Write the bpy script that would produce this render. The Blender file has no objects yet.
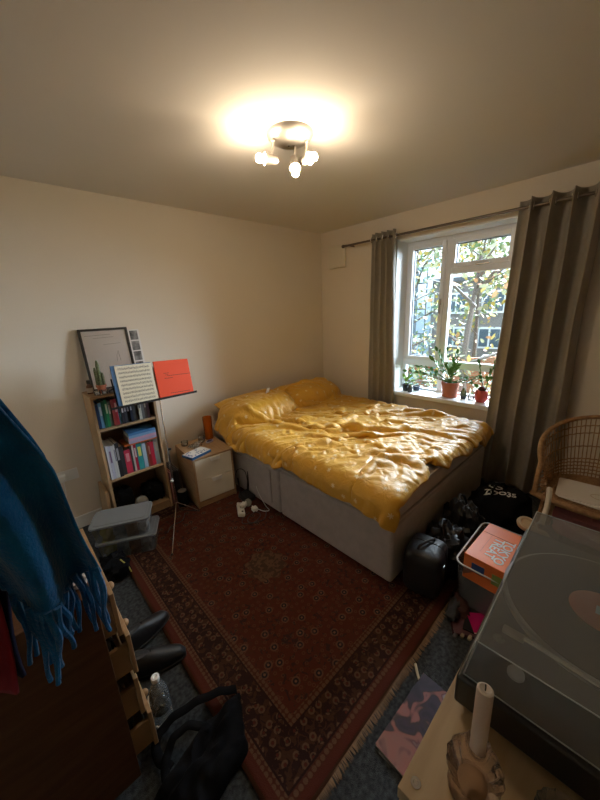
import bpy, bmesh, math, random
from mathutils import Vector, Matrix, noise
random.seed(7)
PI = math.pi
C = bpy.context.scene.collection
S = bpy.context.scene

# ------------------------------------------------------------------ camera
cam = bpy.data.cameras.new('camera'); cam.sensor_fit = 'HORIZONTAL'; cam.sensor_width = 36.0
cam.lens = 322.0 / 600.0 * 36.0; cam.clip_start = 0.02; cam.clip_end = 200
camo = bpy.data.objects.new('camera', cam); C.objects.link(camo)
R = Matrix(((0.72353515, 0.21400336, -0.65627696), (-0.68911537, 0.16854804, -0.70477767), (-0.04021059, 0.96218196, 0.26942344)))
camo.matrix_world = Matrix.Translation((0, 0, 1.6)) @ R.to_4x4()
S.camera = camo

# ------------------------------------------------------------------ world, sun, exposure
w = bpy.data.worlds.new('world'); S.world = w; w.use_nodes = True
bg = w.node_tree.nodes['Background']
bg.inputs[0].default_value = (0.72, 0.88, 1.0, 1); bg.inputs[1].default_value = 1.5
S.view_settings.view_transform = 'Standard'; S.view_settings.look = 'None'; S.view_settings.gamma = 1
S.view_settings.use_curve_mapping = False
S.view_settings.exposure = 0.80
BULB = 235.0
sun = bpy.data.lights.new('overcast_daylight', 'SUN'); sun.energy = 29.0; sun.angle = math.radians(75); sun.color = (.78, .90, 1.0)
suno = bpy.data.objects.new('overcast_daylight', sun); C.objects.link(suno); suno.rotation_euler = Vector((-1, .25, -.62)).to_track_quat('-Z', 'Y').to_euler()
S.cycles.use_denoising = True
S.cycles.max_bounces = 10; S.cycles.diffuse_bounces = 6; S.cycles.transparent_max_bounces = 24
S.cycles.sample_clamp_indirect = 6.0
S.cycles.caustics_refractive = False; S.cycles.caustics_reflective = False

# ------------------------------------------------------------------ materials
def mat(name, col, rough=0.6, metal=0.0, var=0.0, vscale=8.0, bump=0.0, bscale=60.0, spec=0.5, sheen=0.0, emit=None, estr=0.0, coat=0.0, col2=None, stretch=None):
    m = bpy.data.materials.new(name); m.use_nodes = True; nt = m.node_tree; N = nt.nodes; L = nt.links
    b = N['Principled BSDF']
    b.inputs['Roughness'].default_value = rough; b.inputs['Metallic'].default_value = metal
    b.inputs['Specular IOR Level'].default_value = spec
    b.inputs['Sheen Weight'].default_value = sheen; b.inputs['Coat Weight'].default_value = coat
    tc = N.new('ShaderNodeTexCoord'); mp = N.new('ShaderNodeMapping'); L.new(tc.outputs['Object'], mp.inputs[0])
    if stretch: mp.inputs['Scale'].default_value = stretch
    n = N.new('ShaderNodeTexNoise'); n.inputs['Scale'].default_value = vscale; n.inputs['Detail'].default_value = 5
    L.new(mp.outputs[0], n.inputs[0])
    r = N.new('ShaderNodeMixRGB'); c2 = col2 if col2 else tuple(c * (1 - var) for c in col)
    r.inputs[1].default_value = (*col, 1); r.inputs[2].default_value = (*c2, 1)
    cr = N.new('ShaderNodeMapRange'); cr.inputs[1].default_value = 0.35; cr.inputs[2].default_value = 0.65
    L.new(n.outputs[0], cr.inputs[0]); L.new(cr.outputs[0], r.inputs[0]); L.new(r.outputs[0], b.inputs['Base Color'])
    if bump:
        n2 = N.new('ShaderNodeTexNoise'); n2.inputs['Scale'].default_value = bscale; n2.inputs['Detail'].default_value = 3
        L.new(mp.outputs[0], n2.inputs[0])
        bp = N.new('ShaderNodeBump'); bp.inputs['Strength'].default_value = bump; bp.inputs['Distance'].default_value = 0.01
        L.new(n2.outputs[0], bp.inputs['Height']); L.new(bp.outputs[0], b.inputs['Normal'])
    if emit:
        b.inputs['Emission Color'].default_value = (*emit, 1); b.inputs['Emission Strength'].default_value = estr
    return m

def thin_glass(name, tint, ior=1.45, rough=0.02, haze=0.0, hazecol=(.6, .6, .6)):
    m = bpy.data.materials.new(name); m.use_nodes = True; nt = m.node_tree; N = nt.nodes; L = nt.links
    N.remove(N['Principled BSDF']); out = N['Material Output']
    t = N.new('ShaderNodeBsdfTransparent'); t.inputs[0].default_value = (*tint, 1)
    g = N.new('ShaderNodeBsdfGlossy'); g.inputs['Roughness'].default_value = rough
    f = N.new('ShaderNodeFresnel'); f.inputs[0].default_value = ior
    mx = N.new('ShaderNodeMixShader'); L.new(f.outputs[0], mx.inputs[0])
    if haze:
        d = N.new('ShaderNodeBsdfDiffuse'); d.inputs[0].default_value = (*hazecol, 1)
        m2 = N.new('ShaderNodeMixShader'); m2.inputs[0].default_value = haze
        L.new(t.outputs[0], m2.inputs[1]); L.new(d.outputs[0], m2.inputs[2]); L.new(m2.outputs[0], mx.inputs[1])
    else:
        L.new(t.outputs[0], mx.inputs[1])
    L.new(g.outputs[0], mx.inputs[2]); L.new(mx.outputs[0], out.inputs[0])
    return m

M = {}
M['wall'] = mat('wall paint', (.74, .665, .56), .85, var=.03, vscale=2, bump=.12, bscale=120)
M['ceil'] = mat('ceiling paint', (.67, .63, .58), .9, var=.03, vscale=1.5, bump=.03, bscale=80)
M['upvc'] = mat('white frame plastic', (.82, .85, .90), .35)
M['white'] = mat('white paint', (.8, .8, .78), .5, var=.04)
M['carpet'] = mat('blue grey carpet', (.058, .064, .068), .95, col2=(.013, .015, .018), vscale=60, bump=.7, bscale=350)
M['oak'] = mat('oak veneer', (.46, .30, .16), .5, col2=(.36, .22, .11), vscale=6, stretch=(1, 1, 9))
M['oakx'] = mat('pale oak board', (.50, .37, .22), .5, col2=(.42, .30, .17), vscale=5, stretch=(1, 9, 1))
M['shelfwood'] = mat('beech veneer', (.43, .28, .15), .5, col2=(.36, .23, .12), vscale=7, stretch=(8, 1, 1))
M['darkwood'] = mat('dark brown wood', (.115, .050, .022), .6, col2=(.080, .033, .014), vscale=5, stretch=(1, 1, 6), spec=.2)
M['pinewood'] = mat('drawer pine', (.36, .21, .10), .55, col2=(.28, .16, .07), vscale=9, stretch=(1, 6, 1))
M['cream'] = mat('cream lacquer', (.76, .71, .60), .35)
M['black'] = mat('black plastic', (.012, .012, .013), .4)
M['blackm'] = mat('matt black cloth', (.006, .006, .007), .95, bump=.15, bscale=200, spec=.1)
M['leather'] = mat('black leather', (.010, .010, .011), .48, bump=.2, bscale=40)
M['vinyl'] = mat('black vinyl', (.012, .012, .012), .28)
M['chrome'] = mat('chrome', (.75, .75, .76), .18, 1)
M['brushed'] = mat('brushed nickel', (.50, .46, .41), .42, .75)
M['rod'] = mat('dark steel', (.16, .13, .11), .4, .8)
M['divan'] = mat('taupe divan fabric', (.50, .455, .43), .9, var=.12, vscale=14, bump=.3, bscale=300)
M['sheet'] = mat('grey bed sheet', (.58, .54, .52), .85, var=.08, vscale=10, bump=.2, bscale=30)
M['curtain'] = mat('taupe curtain cloth', (.30, .265, .22), .8, var=.08, vscale=30, bump=.2, bscale=400, sheen=.2)
M['glass'] = thin_glass('window glass', (.97, .99, 1))
M['acryl'] = thin_glass('smoky acrylic', (.84, .87, .88), 1.5, .09, .24, (.56, .59, .61))
M['clear'] = thin_glass('clear glass', (.97, .98, .98), 1.45, .03, .10, (.85, .9, .9))
M['tubplastic'] = thin_glass('frosted tub plastic', (.78, .80, .80), 1.4, .25, .22, (.42, .44, .45))
M['lidplastic'] = thin_glass('frosted lid plastic', (.6, .62, .63), 1.4, .3, .6, (.30, .31, .32))
M['amber'] = thin_glass('amber glass', (.90, .38, .05), 1.4, .05, .35, (.8, .24, .02))
M['pinkglass'] = thin_glass('rose glass', (.97, .91, .88), 1.4, .05, .07, (.9, .68, .58))
M['terra'] = mat('terracotta', (.50, .17, .10), .7, var=.15, vscale=20)
M['coral'] = mat('coral glaze', (.55, .07, .05), .4)
M['leaf'] = mat('glossy leaf', (.05, .16, .035), .4, col2=(.10, .26, .05), vscale=20)
M['limeleaf'] = mat('lime leaf', (.22, .42, .06), .5)
M['cactus'] = mat('cactus skin', (.07, .12, .05), .7, col2=(.22, .25, .15), vscale=90)
M['soil'] = mat('soil', (.03, .02, .015), .95)
M['wax'] = mat('candle wax', (.62, .52, .45), .5)
M['pages'] = mat('page edges', (.70, .66, .56), .85, var=.1, vscale=60)
M['paper'] = mat('white paper', (.72, .69, .66), .7)
M['music'] = mat('cream music paper', (.80, .74, .58), .7)
M['ink'] = mat('ink', (.03, .025, .02), .7)
M['orange'] = mat('orange red paper', (.80, .075, .02), .55)
M['boxorange'] = mat('orange card', (.82, .20, .05), .5)
M['wicker'] = mat('wicker', (.44, .26, .12), .55, col2=(.30, .16, .07), vscale=40, bump=.5, bscale=120)
M['teal'] = mat('teal wool', (.005, .13, .32), .95, col2=(.004, .08, .21), vscale=14, bump=.35, bscale=150, sheen=.25, spec=.1)
M['red'] = mat('red cloth', (.20, .004, .012), .9, bump=.3)
M['blue'] = mat('blue card', (.05, .14, .30), .5)
M['pinkcloth'] = mat('pink cloth', (.42, .16, .17), .85, bump=.3)

def simple(name, c, rough=.55): 
    if name not in M: M[name] = mat(name, c, rough)
    return M[name]

# duvet: mustard with tiny pale stars
def duvet_mat():
    m = bpy.data.materials.new('mustard star cotton'); m.use_nodes = True; N = m.node_tree.nodes; L = m.node_tree.links
    b = N['Principled BSDF']; b.inputs['Roughness'].default_value = .42; b.inputs['Sheen Weight'].default_value = .15
    b.inputs['Specular IOR Level'].default_value = .5
    uv = N.new('ShaderNodeUVMap'); mp = N.new('ShaderNodeMapping'); mp.inputs['Scale'].default_value = (15, 18, 1)
    L.new(uv.outputs[0], mp.inputs[0])
    v = N.new('ShaderNodeTexVoronoi'); v.voronoi_dimensions = '2D'; v.inputs['Scale'].default_value = 1; v.inputs['Randomness'].default_value = .75
    L.new(mp.outputs[0], v.inputs['Vector'])
    sub = N.new('ShaderNodeVectorMath'); sub.operation = 'SUBTRACT'; L.new(mp.outputs[0], sub.inputs[0]); L.new(v.outputs['Position'], sub.inputs[1])
    sx = N.new('ShaderNodeSeparateXYZ'); L.new(sub.outputs[0], sx.inputs[0])
    def mth(op, a, bb=None):
        n = N.new('ShaderNodeMath'); n.operation = op
        for i, q in enumerate((a, bb)):
            if q is None: continue
            if isinstance(q, (int, float)): n.inputs[i].default_value = q
            else: L.new(q, n.inputs[i])
        return n.outputs[0]
    ang = mth('ARCTAN2', sx.outputs[1], sx.outputs[0])
    rr = mth('ADD', mth('MULTIPLY', mth('COSINE', mth('MULTIPLY', ang, 6)), .035), .085)
    star = mth('LESS_THAN', v.outputs['Distance'], rr)
    mx = N.new('ShaderNodeMixRGB'); mx.inputs[1].default_value = (.64, .34, .025, 1); mx.inputs[2].default_value = (.80, .68, .42, 1)
    L.new(mth('MULTIPLY', star, .8), mx.inputs[0]); L.new(mx.outputs[0], b.inputs['Base Color'])
    tc = N.new('ShaderNodeTexCoord'); n = N.new('ShaderNodeTexNoise'); n.inputs['Scale'].default_value = 16; n.inputs['Detail'].default_value = 6; n.inputs['Distortion'].default_value = 1.2
    L.new(tc.outputs['Object'], n.inputs[0]); bp = N.new('ShaderNodeBump'); bp.inputs['Strength'].default_value = .45; bp.inputs['Distance'].default_value = .02
    L.new(n.outputs[0], bp.inputs['Height']); L.new(bp.outputs[0], b.inputs['Normal'])
    return m
M['duvet'] = duvet_mat()

RX0, RX1, RY0, RY1 = .33, 1.83, .50, 2.66
def rug_mat():
    m = bpy.data.materials.new('persian rug pile'); m.use_nodes = True; N = m.node_tree.nodes; L = m.node_tree.links
    b = N['Principled BSDF']; b.inputs['Roughness'].default_value = .95; b.inputs['Specular IOR Level'].default_value = .1
    tc = N.new('ShaderNodeTexCoord'); s = N.new('ShaderNodeSeparateXYZ'); L.new(tc.outputs['Object'], s.inputs[0])
    def mth(op, a, bb=None, cc=None):
        n = N.new('ShaderNodeMath'); n.operation = op
        for i, q in enumerate((a, bb, cc)):
            if q is None: continue
            if isinstance(q, (int, float)): n.inputs[i].default_value = q
            else: L.new(q, n.inputs[i])
        return n.outputs[0]
    def mix(f, a, bb):
        n = N.new('ShaderNodeMixRGB')
        for i, q in ((0, f), (1, a), (2, bb)):
            if isinstance(q, tuple): n.inputs[i].default_value = (*q, 1)
            elif isinstance(q, (int, float)): n.inputs[i].default_value = q
            else: L.new(q, n.inputs[i])
        return n.outputs[0]
    x, y = s.outputs[0], s.outputs[1]
    d = mth('MINIMUM', mth('MINIMUM', mth('SUBTRACT', x, RX0), mth('SUBTRACT', RX1, x)), mth('MINIMUM', mth('SUBTRACT', y, RY0), mth('SUBTRACT', RY1, y)))
    def vor(scale, rnd=.8, feat='F1'):
        v = N.new('ShaderNodeTexVoronoi'); v.voronoi_dimensions = '2D'; v.feature = feat; v.inputs['Scale'].default_value = scale; v.inputs['Randomness'].default_value = rnd
        L.new(tc.outputs['Object'], v.inputs['Vector']); return v
    def band(v, a, bb): return mth('MULTIPLY', mth('GREATER_THAN', v, a), mth('LESS_THAN', v, bb))
    nz = N.new('ShaderNodeTexNoise'); nz.inputs['Scale'].default_value = 13; nz.inputs['Detail'].default_value = 1; nz.inputs['Distortion'].default_value = 1.5
    L.new(tc.outputs['Object'], nz.inputs[0])
    nf = N.new('ShaderNodeTexNoise'); nf.inputs['Scale'].default_value = 34; nf.inputs['Detail'].default_value = 2; nf.inputs['Distortion'].default_value = 1.0
    L.new(tc.outputs['Object'], nf.inputs[0])
    red = (.082, .019, .013); dk = (.024, .010, .010); tan = (.155, .092, .052); navy = (.014, .015, .020); brn = (.062, .026, .014)
    f = red
    vine = mth('LESS_THAN', mth('ABSOLUTE', mth('SUBTRACT', nz.outputs[0], .5)), .018)
    f = mix(mth('MULTIPLY', vine, .45), f, brn)
    leafs = mth('GREATER_THAN', nf.outputs[0], .61); f = mix(mth('MULTIPLY', leafs, .7), f, navy)
    v1 = vor(9.5, .95); pet = mth('ADD', .2, 0)
    f = mix(mth('MULTIPLY', band(v1.outputs['Distance'], .13, .20), .55), f, tan)
    f = mix(mth('LESS_THAN', v1.outputs['Distance'], .13), f, navy)
    f = mix(mth('LESS_THAN', v1.outputs['Distance'], .055), f, tan)
    v2 = vor(27); f = mix(mth('MULTIPLY', band(v2.outputs['Distance'], .12, .24), .3), f, tan)
    # round medallion and its lobes
    mx_, my_ = mth('SUBTRACT', x, .985), mth('SUBTRACT', y, 1.45)
    rad = mth('SQRT', mth('ADD', mth('MULTIPLY', mx_, mx_), mth('MULTIPLY', my_, my_)))
    ang = mth('ARCTAN2', my_, mx_); lob = mth('ADD', .125, mth('MULTIPLY', mth('COSINE', mth('MULTIPLY', ang, 8)), .012))
    fm = mix(mth('GREATER_THAN', nf.outputs[0], .5), (.06, .04, .03), tan)
    fm = mix(.45, fm, brn)
    f = mix(mth('LESS_THAN', rad, lob), f, fm)
    # main border
    bcol = mix(mth('MULTIPLY', mth('GREATER_THAN', nf.outputs[0], .52), .8), dk, brn)
    v3 = vor(21, .55); bcol = mix(mth('MULTIPLY', mth('MULTIPLY', band(v3.outputs['Distance'], .14, .30), mth('GREATER_THAN', nf.outputs[0], .44)), .6), bcol, tan)
    bcol = mix(mth('LESS_THAN', v3.outputs['Distance'], .12), bcol, red)
    gst = mix(mth('GREATER_THAN', vor(45, .1).outputs['Distance'], .42), tan, red)
    gst = mix(.45, gst, brn)
    col = f
    col = mix(mth('LESS_THAN', d, .232), col, gst)
    col = mix(mth('LESS_THAN', d, .205), col, dk)
    col = mix(mth('LESS_THAN', d, .198), col, bcol)
    col = mix(mth('LESS_THAN', d, .078), col, dk)
    col = mix(mth('LESS_THAN', d, .070), col, gst)
    col = mix(mth('LESS_THAN', d, .045), col, red)
    col = mix(mth('LESS_THAN', d, .012), col, brn)
    # worn patches
    nw = N.new('ShaderNodeTexNoise'); nw.inputs['Scale'].default_value = 2.2; nw.inputs['Detail'].default_value = 3; L.new(tc.outputs['Object'], nw.inputs[0])
    col = mix(mth('MULTIPLY', mth('SUBTRACT', nw.outputs[0], .25), .35), col, (.10, .052, .034))
    L.new(col, b.inputs['Base Color'])
    n2 = N.new('ShaderNodeTexNoise'); n2.inputs['Scale'].default_value = 320; L.new(tc.outputs['Object'], n2.inputs[0])
    bp = N.new('ShaderNodeBump'); bp.inputs['Strength'].default_value = .6; bp.inputs['Distance'].default_value = .004
    L.new(n2.outputs[0], bp.inputs['Height']); L.new(bp.outputs[0], b.inputs['Normal'])
    return m
M['rug'] = rug_mat()

def brick_mat(name, c1, c2, mortar, scale):
    m = bpy.data.materials.new(name); m.use_nodes = True; N = m.node_tree.nodes; L = m.node_tree.links
    b = N['Principled BSDF']; b.inputs['Roughness'].default_value = .9
    tc = N.new('ShaderNodeTexCoord'); mp = N.new('ShaderNodeMapping'); mp.inputs['Rotation'].default_value = (PI / 2, 0, PI / 2)
    sp = N.new('ShaderNodeSeparateXYZ'); cb = N.new('ShaderNodeCombineXYZ'); L.new(tc.outputs['Object'], sp.inputs[0])
    L.new(sp.outputs[1], cb.inputs[0]); L.new(sp.outputs[2], cb.inputs[1])
    br = N.new('ShaderNodeTexBrick'); br.inputs['Scale'].default_value = scale
    br.inputs['Color1'].default_value = (*c1, 1); br.inputs['Color2'].default_value = (*c2, 1); br.inputs['Mortar'].default_value = (*mortar, 1)
    L.new(cb.outputs[0], br.inputs[0]); L.new(br.outputs[0], b.inputs['Base Color'])
    return m
M['redbrick'] = brick_mat('red garden brick', (.46, .17, .09), (.36, .12, .06), (.35, .28, .23), 4)
M['greybrick'] = brick_mat('pale stock brick', (.24, .22, .215), (.19, .175, .17), (.26, .25, .24), 4)

# ------------------------------------------------------------------ mesh builder
def rotm(ax, deg): return Matrix.Rotation(math.radians(deg), 4, ax)
def align(d):
    return Vector(d).normalized().to_track_quat('Z', 'Y').to_matrix().to_4x4()

class MB:
    def __init__(s): s.bm = bmesh.new(); s.mi = 0; s.dd = False
    def _x(s, n0, mx):
        s.bm.verts.ensure_lookup_table()
        for v in s.bm.verts[n0:]: v.co = mx @ v.co
        s.bm.faces.ensure_lookup_table()
    def _m(s, f0):
        s.bm.faces.ensure_lookup_table()
        for f in s.bm.faces[f0:]: f.material_index = s.mi
    def box(s, c, d, mx=None):
        n0, f0 = len(s.bm.verts), len(s.bm.faces)
        q = [s.bm.verts.new((c[0] + i * d[0] / 2, c[1] + j * d[1] / 2, c[2] + k * d[2] / 2)) for i in (-1, 1) for j in (-1, 1) for k in (-1, 1)]
        for a in ((0, 1, 3, 2), (4, 6, 7, 5), (0, 4, 5, 1), (2, 3, 7, 6), (0, 2, 6, 4), (1, 5, 7, 3)): s.bm.faces.new([q[i] for i in a])
        if mx is not None: s._x(n0, mx)
        s._m(f0); return s
    def lathe(s, prof, c=(0, 0, 0), mx=None, seg=24, cap=True, wob=None):
        n0, f0 = len(s.bm.verts), len(s.bm.faces); rings = []; s.dd = True
        for (r, z) in prof:
            ring = []
            for i in range(seg):
                a = 2 * PI * i / seg; rr = r * (wob(a, z) if wob else 1)
                ring.append(s.bm.verts.new((c[0] + rr * math.cos(a), c[1] + rr * math.sin(a), c[2] + z)))
            rings.append(ring)
        for a, b in zip(rings, rings[1:]):
            for i in range(seg): s.bm.faces.new((a[i], a[(i + 1) % seg], b[(i + 1) % seg], b[i]))
        if cap:
            if prof[0][0] > 1e-5: s.bm.faces.new(rings[0][::-1])
            if prof[-1][0] > 1e-5: s.bm.faces.new(rings[-1])
        if mx is not None: s._x(n0, mx)
        s._m(f0); return s
    def cyl(s, a, b, r, r2=None, seg=12):
        a, b = Vector(a), Vector(b); L_ = (b - a).length
        return s.lathe([(r, 0), (r if r2 is None else r2, L_)], mx=Matrix.Translation(a) @ align(b - a), seg=seg)
    def tube(s, pts, r, seg=8, closed=False, rf=None):
        pts = [Vector(p) for p in pts]; n = len(pts); f0 = len(s.bm.faces); rings = []; up = None
        for i, p in enumerate(pts):
            if closed: t = pts[(i + 1) % n] - pts[i - 1]
            else: t = pts[min(i + 1, n - 1)] - pts[max(i - 1, 0)]
            if t.length < 1e-9: t = Vector((0, 0, 1))
            t.normalize()
            if up is None: up = Vector((0, 0, 1)) if abs(t.z) < .9 else Vector((1, 0, 0))
            u = (up - t * up.dot(t))
            if u.length < 1e-6: u = t.orthogonal()
            u.normalize(); v = t.cross(u); up = u
            rr = r * (rf(i / (n - 1)) if rf else 1)
            rings.append([s.bm.verts.new(p + (u * math.cos(2 * PI * k / seg) + v * math.sin(2 * PI * k / seg)) * rr) for k in range(seg)])
        for i in range(n if closed else n - 1):
            a, b = rings[i], rings[(i + 1) % n]
            for k in range(seg): s.bm.faces.new((a[k], a[(k + 1) % seg], b[(k + 1) % seg], b[k]))
        if not closed: s.bm.faces.new(rings[0][::-1]); s.bm.faces.new(rings[-1])
        s._m(f0); return s
    def grid(s, fn, nu, nv, closeu=False):
        f0 = len(s.bm.faces)
        g = [[s.bm.verts.new(fn(i / nu, j / nv)) for j in range(nv + 1)] for i in range(nu if closeu else nu + 1)]
        for i in range(nu):
            for j in range(nv):
                i2 = (i + 1) % nu if closeu else i + 1
                s.bm.faces.new((g[i][j], g[i2][j], g[i2][j + 1], g[i][j + 1]))
        s._m(f0); return s
    def prism(s, pts, z0, z1, mx=None):
        n0, f0 = len(s.bm.verts), len(s.bm.faces)
        a = [s.bm.verts.new((p[0], p[1], z0)) for p in pts]; b = [s.bm.verts.new((p[0], p[1], z1)) for p in pts]
        s.bm.faces.new(a[::-1]); s.bm.faces.new(b)
        for i in range(len(pts)): j = (i + 1) % len(pts); s.bm.faces.new((a[i], a[j], b[j], b[i]))
        if mx is not None: s._x(n0, mx)
        s._m(f0); return s
    def poly(s, pts):
        f0 = len(s.bm.faces); s.bm.faces.new([s.bm.verts.new(p) for p in pts]); s._m(f0); return s
    def blob(s, c, r, nz=0.0, ns=3.0, e=0.6, floor=None, seg=28, seed=0, mx=None):
        n0, f0 = len(s.bm.verts), len(s.bm.faces)
        s.dd = True
        def sg(v, p): return math.copysign(abs(v) ** p, v)
        top = s.bm.verts; rows = []
        for j in range(seg // 2 + 1):
            ph = -PI / 2 + PI * j / (seg // 2); row = []
            for i in range(seg):
                th = 2 * PI * i / seg
                p = Vector((sg(math.cos(ph), e) * sg(math.cos(th), e), sg(math.cos(ph), e) * sg(math.sin(th), e), sg(math.sin(ph), e)))
                k = 1 + nz * noise.noise(p * ns + Vector((seed * 7.3, seed, 0))) + nz * .5 * noise.noise(p * ns * 2.6 + Vector((seed, 9, 3)))
                row.append(s.bm.verts.new((p.x * r[0] * k, p.y * r[1] * k, p.z * r[2] * k)))
            rows.append(row)
        for a, b in zip(rows, rows[1:]):
            for i in range(seg): s.bm.faces.new((a[i], a[(i + 1) % seg], b[(i + 1) % seg], b[i]))
        m2 = Matrix.Translation(c) @ (mx if mx is not None else Matrix.Identity(4))
        s._x(n0, m2)
        if floor is not None:
            s.bm.verts.ensure_lookup_table()
            for v in s.bm.verts[n0:]: v.co.z = max(v.co.z, floor)
        s._m(f0); return s
    def build(s, name, m, parent=None, smooth=True, bevel=0.0, sub=0, solid=0.0, ang=40, seg=2):
        me = bpy.data.meshes.new(name); s.dd and bmesh.ops.remove_doubles(s.bm, verts=s.bm.verts, dist=1e-6)
        bmesh.ops.recalc_face_normals(s.bm, faces=s.bm.faces)
        s.bm.to_mesh(me); s.bm.free()
        for mm in (m if isinstance(m, (list, tuple)) else [m]): me.materials.append(mm)
        o = bpy.data.objects.new(name, me); C.objects.link(o)
        if parent is not None: o.parent = parent
        if smooth:
            for p in me.polygons: p.use_smooth = True
            try: me.set_sharp_from_angle(angle=math.radians(ang))
            except Exception: pass
        if bevel:
            b = o.modifiers.new('bevel', 'BEVEL'); b.width = bevel; b.segments = seg; b.limit_method = 'ANGLE'
        if solid: q = o.modifiers.new('solid', 'SOLIDIFY'); q.thickness = solid; q.offset = 0
        if sub: q = o.modifiers.new('sub', 'SUBSURF'); q.levels = sub; q.render_levels = sub
        return o

def thing(name, label, cat, loc=(0, 0, 0), rz=0, group=None):
    o = bpy.data.objects.new(name, None); C.objects.link(o); o.location = loc; o.rotation_euler = (0, 0, math.radians(rz))
    o.empty_display_size = .05; o['label'] = label; o['category'] = cat
    if group: o['group'] = group
    return o
def tag(o, label, cat, group=None, kind=None):
    o['label'] = label; o['category'] = cat
    if group: o['group'] = group
    if kind: o['kind'] = kind
    return o
def struct(o): o['kind'] = 'structure'; return o

def text(parent, s, size, mx, m, name='lettering', ext=.0006):
    cu = bpy.data.curves.new(name, 'FONT'); cu.body = s; cu.size = size; cu.extrude = ext; cu.align_x = 'CENTER'; cu.align_y = 'CENTER'; cu.offset = size * .02
    t = bpy.data.objects.new(name + '_tmp', cu); C.objects.link(t)
    dg = bpy.context.evaluated_depsgraph_get(); me = bpy.data.meshes.new_from_object(t.evaluated_get(dg))
    bpy.data.objects.remove(t); bpy.data.curves.remove(cu)
    o = bpy.data.objects.new(name, me); me.materials.clear(); me.materials.append(m); C.objects.link(o); o.parent = parent
    me.transform(mx); return o

# ------------------------------------------------------------------ room shell
YA, XB, H = 2.85, 3.10, 2.455
XL, YB = -.62, -1.6
WY0, WY1, WZ0, WZ1 = .78, 1.84, .70, 2.225
WX = 3.34
T = .32
struct(MB().box(((XL + XB + T) / 2, (YA + YB) / 2, -.05), (XB + T - XL + .3, YA - YB + .4, .1)).build('floor', M['carpet'], smooth=False))
struct(MB().box(((XL + XB + T) / 2, (YA + YB) / 2, H + .06), (XB + T - XL + .3, YA - YB + .4, .12)).build('ceiling', M['ceil'], smooth=False))
struct(MB().box(((XL + XB) / 2, YA + .08, H / 2), (XB - XL + .2, .16, H)).build('wall_back', M['wall'], smooth=False))
struct(MB().box((XL - .08, (YA + YB) / 2, H / 2), (.16, YA - YB, H)).build('wall_left', M['wall'], smooth=False))
struct(MB().box(((XL + XB) / 2, YB - .08, H / 2), (XB - XL, .16, H)).build('wall_front', M['wall'], smooth=False))
wb = MB()
wb.box((XB + T / 2, (YB + WY0) / 2, H / 2), (T, WY0 - YB, H)).box((XB + T / 2, (YA + WY1) / 2, H / 2), (T, YA - WY1, H))
wb.box((XB + T / 2, (WY0 + WY1) / 2, WZ0 / 2), (T, WY1 - WY0, WZ0)).box((XB + T / 2, (WY0 + WY1) / 2, (H + WZ1) / 2), (T, WY1 - WY0, H - WZ1))
struct(wb.build('wall_right', M['wall'], smooth=False))
struct(MB().box(((XL + XB) / 2, YA - .008, .05), (XB - XL, .016, .1)).build('baseboard_back', M['white'], bevel=.003))
struct(MB().box((XB - .008, (YA + YB) / 2, .05), (.016, YA - YB - .04, .1)).build('baseboard_right', M['white'], bevel=.003))
# window recess lining and sill
ln = MB().box((XB + .11, WY1 - .006, (WZ0 + WZ1) / 2), (.22, .012, WZ1 - WZ0)).box((XB + .11, WY0 + .006, (WZ0 + WZ1) / 2), (.22, .012, WZ1 - WZ0)).box((XB + .11, (WY0 + WY1) / 2, WZ1 - .006), (.22, WY1 - WY0, .012))
struct(ln.build('trim_1', M['white'], smooth=False))
win = bpy.data.objects.new('window_1', None); C.objects.link(win); struct(win); win.location = (WX, (WY0 + WY1) / 2, WZ0)
oy, oz = (WY0 + WY1) / 2, WZ0
def wbox(mb, y0, y1, z0, z1, x0=-.03, x1=.03): mb.box(((x0 + x1) / 2, (y0 + y1) / 2 - oy, (z0 + z1) / 2 - oz), (x1 - x0, y1 - y0, z1 - z0))
fr = MB(); wbox(fr, WY1 - .045, WY1, WZ0, WZ1); wbox(fr, WY0, WY0 + .08, WZ0, WZ1); wbox(fr, WY0 + .08, 1.375, WZ1 - .055, WZ1); wbox(fr, 1.43, WY1 - .045, WZ1 - .055, WZ1); wbox(fr, WY0 + .08, 1.375, WZ0, WZ0 + .02); wbox(fr, 1.43, WY1 - .045, WZ0, WZ0 + .02)
wbox(fr, 1.375, 1.43, WZ0, WZ1); wbox(fr, WY0 + .08, 1.375, .965, 1.035); wbox(fr, 1.43, WY1 - .045, .965, 1.035); wbox(fr, WY0 + .08, 1.375, 1.87, 1.93)
fr.build('window_frame', M['upvc'], win, bevel=.004)
def sash(y0, y1, z0, z1, wd, nm, hx=None):
    s = MB(); xa, xb = -.052, .021
    wbox(s, y0, y0 + wd, z0, z1, xa, xb); wbox(s, y1 - wd, y1, z0, z1, xa, xb); wbox(s, y0 + wd, y1 - wd, z0, z0 + wd, xa, xb); wbox(s, y0 + wd, y1 - wd, z1 - wd, z1, xa, xb)
    q = s.build(nm, M['upvc'], win, bevel=.005)
    g = MB(); wbox(g, y0 + wd * .9, y1 - wd * .9, z0 + wd * .9, z1 - wd * .9, -.004, .004); g.build('pane', M['glass'], q, smooth=False)
    gk = MB()
    for (a, b, c_, d_) in ((y0 + wd, y0 + wd + .006, z0 + wd, z1 - wd), (y1 - wd - .006, y1 - wd, z0 + wd, z1 - wd), (y0 + wd, y1 - wd, z0 + wd, z0 + wd + .006), (y0 + wd, y1 - wd, z1 - wd - .006, z1 - wd)): wbox(gk, a, b, c_, d_, -.012, .012)
    gk.build('gasket', simple('grey rubber', (.10, .12, .16)), q, smooth=False)
    return q
c1 = sash(1.425, 1.80, 1.03, 2.175, .04, 'casement')
v1 = sash(.86, 1.38, 1.92, 2.175, .042, 'vent_sash')
gr = MB(); wbox(gr, .86, 1.38, 1.03, 1.88, -.004, .004); gr.build('pane', M['glass'], win, smooth=False)
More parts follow.
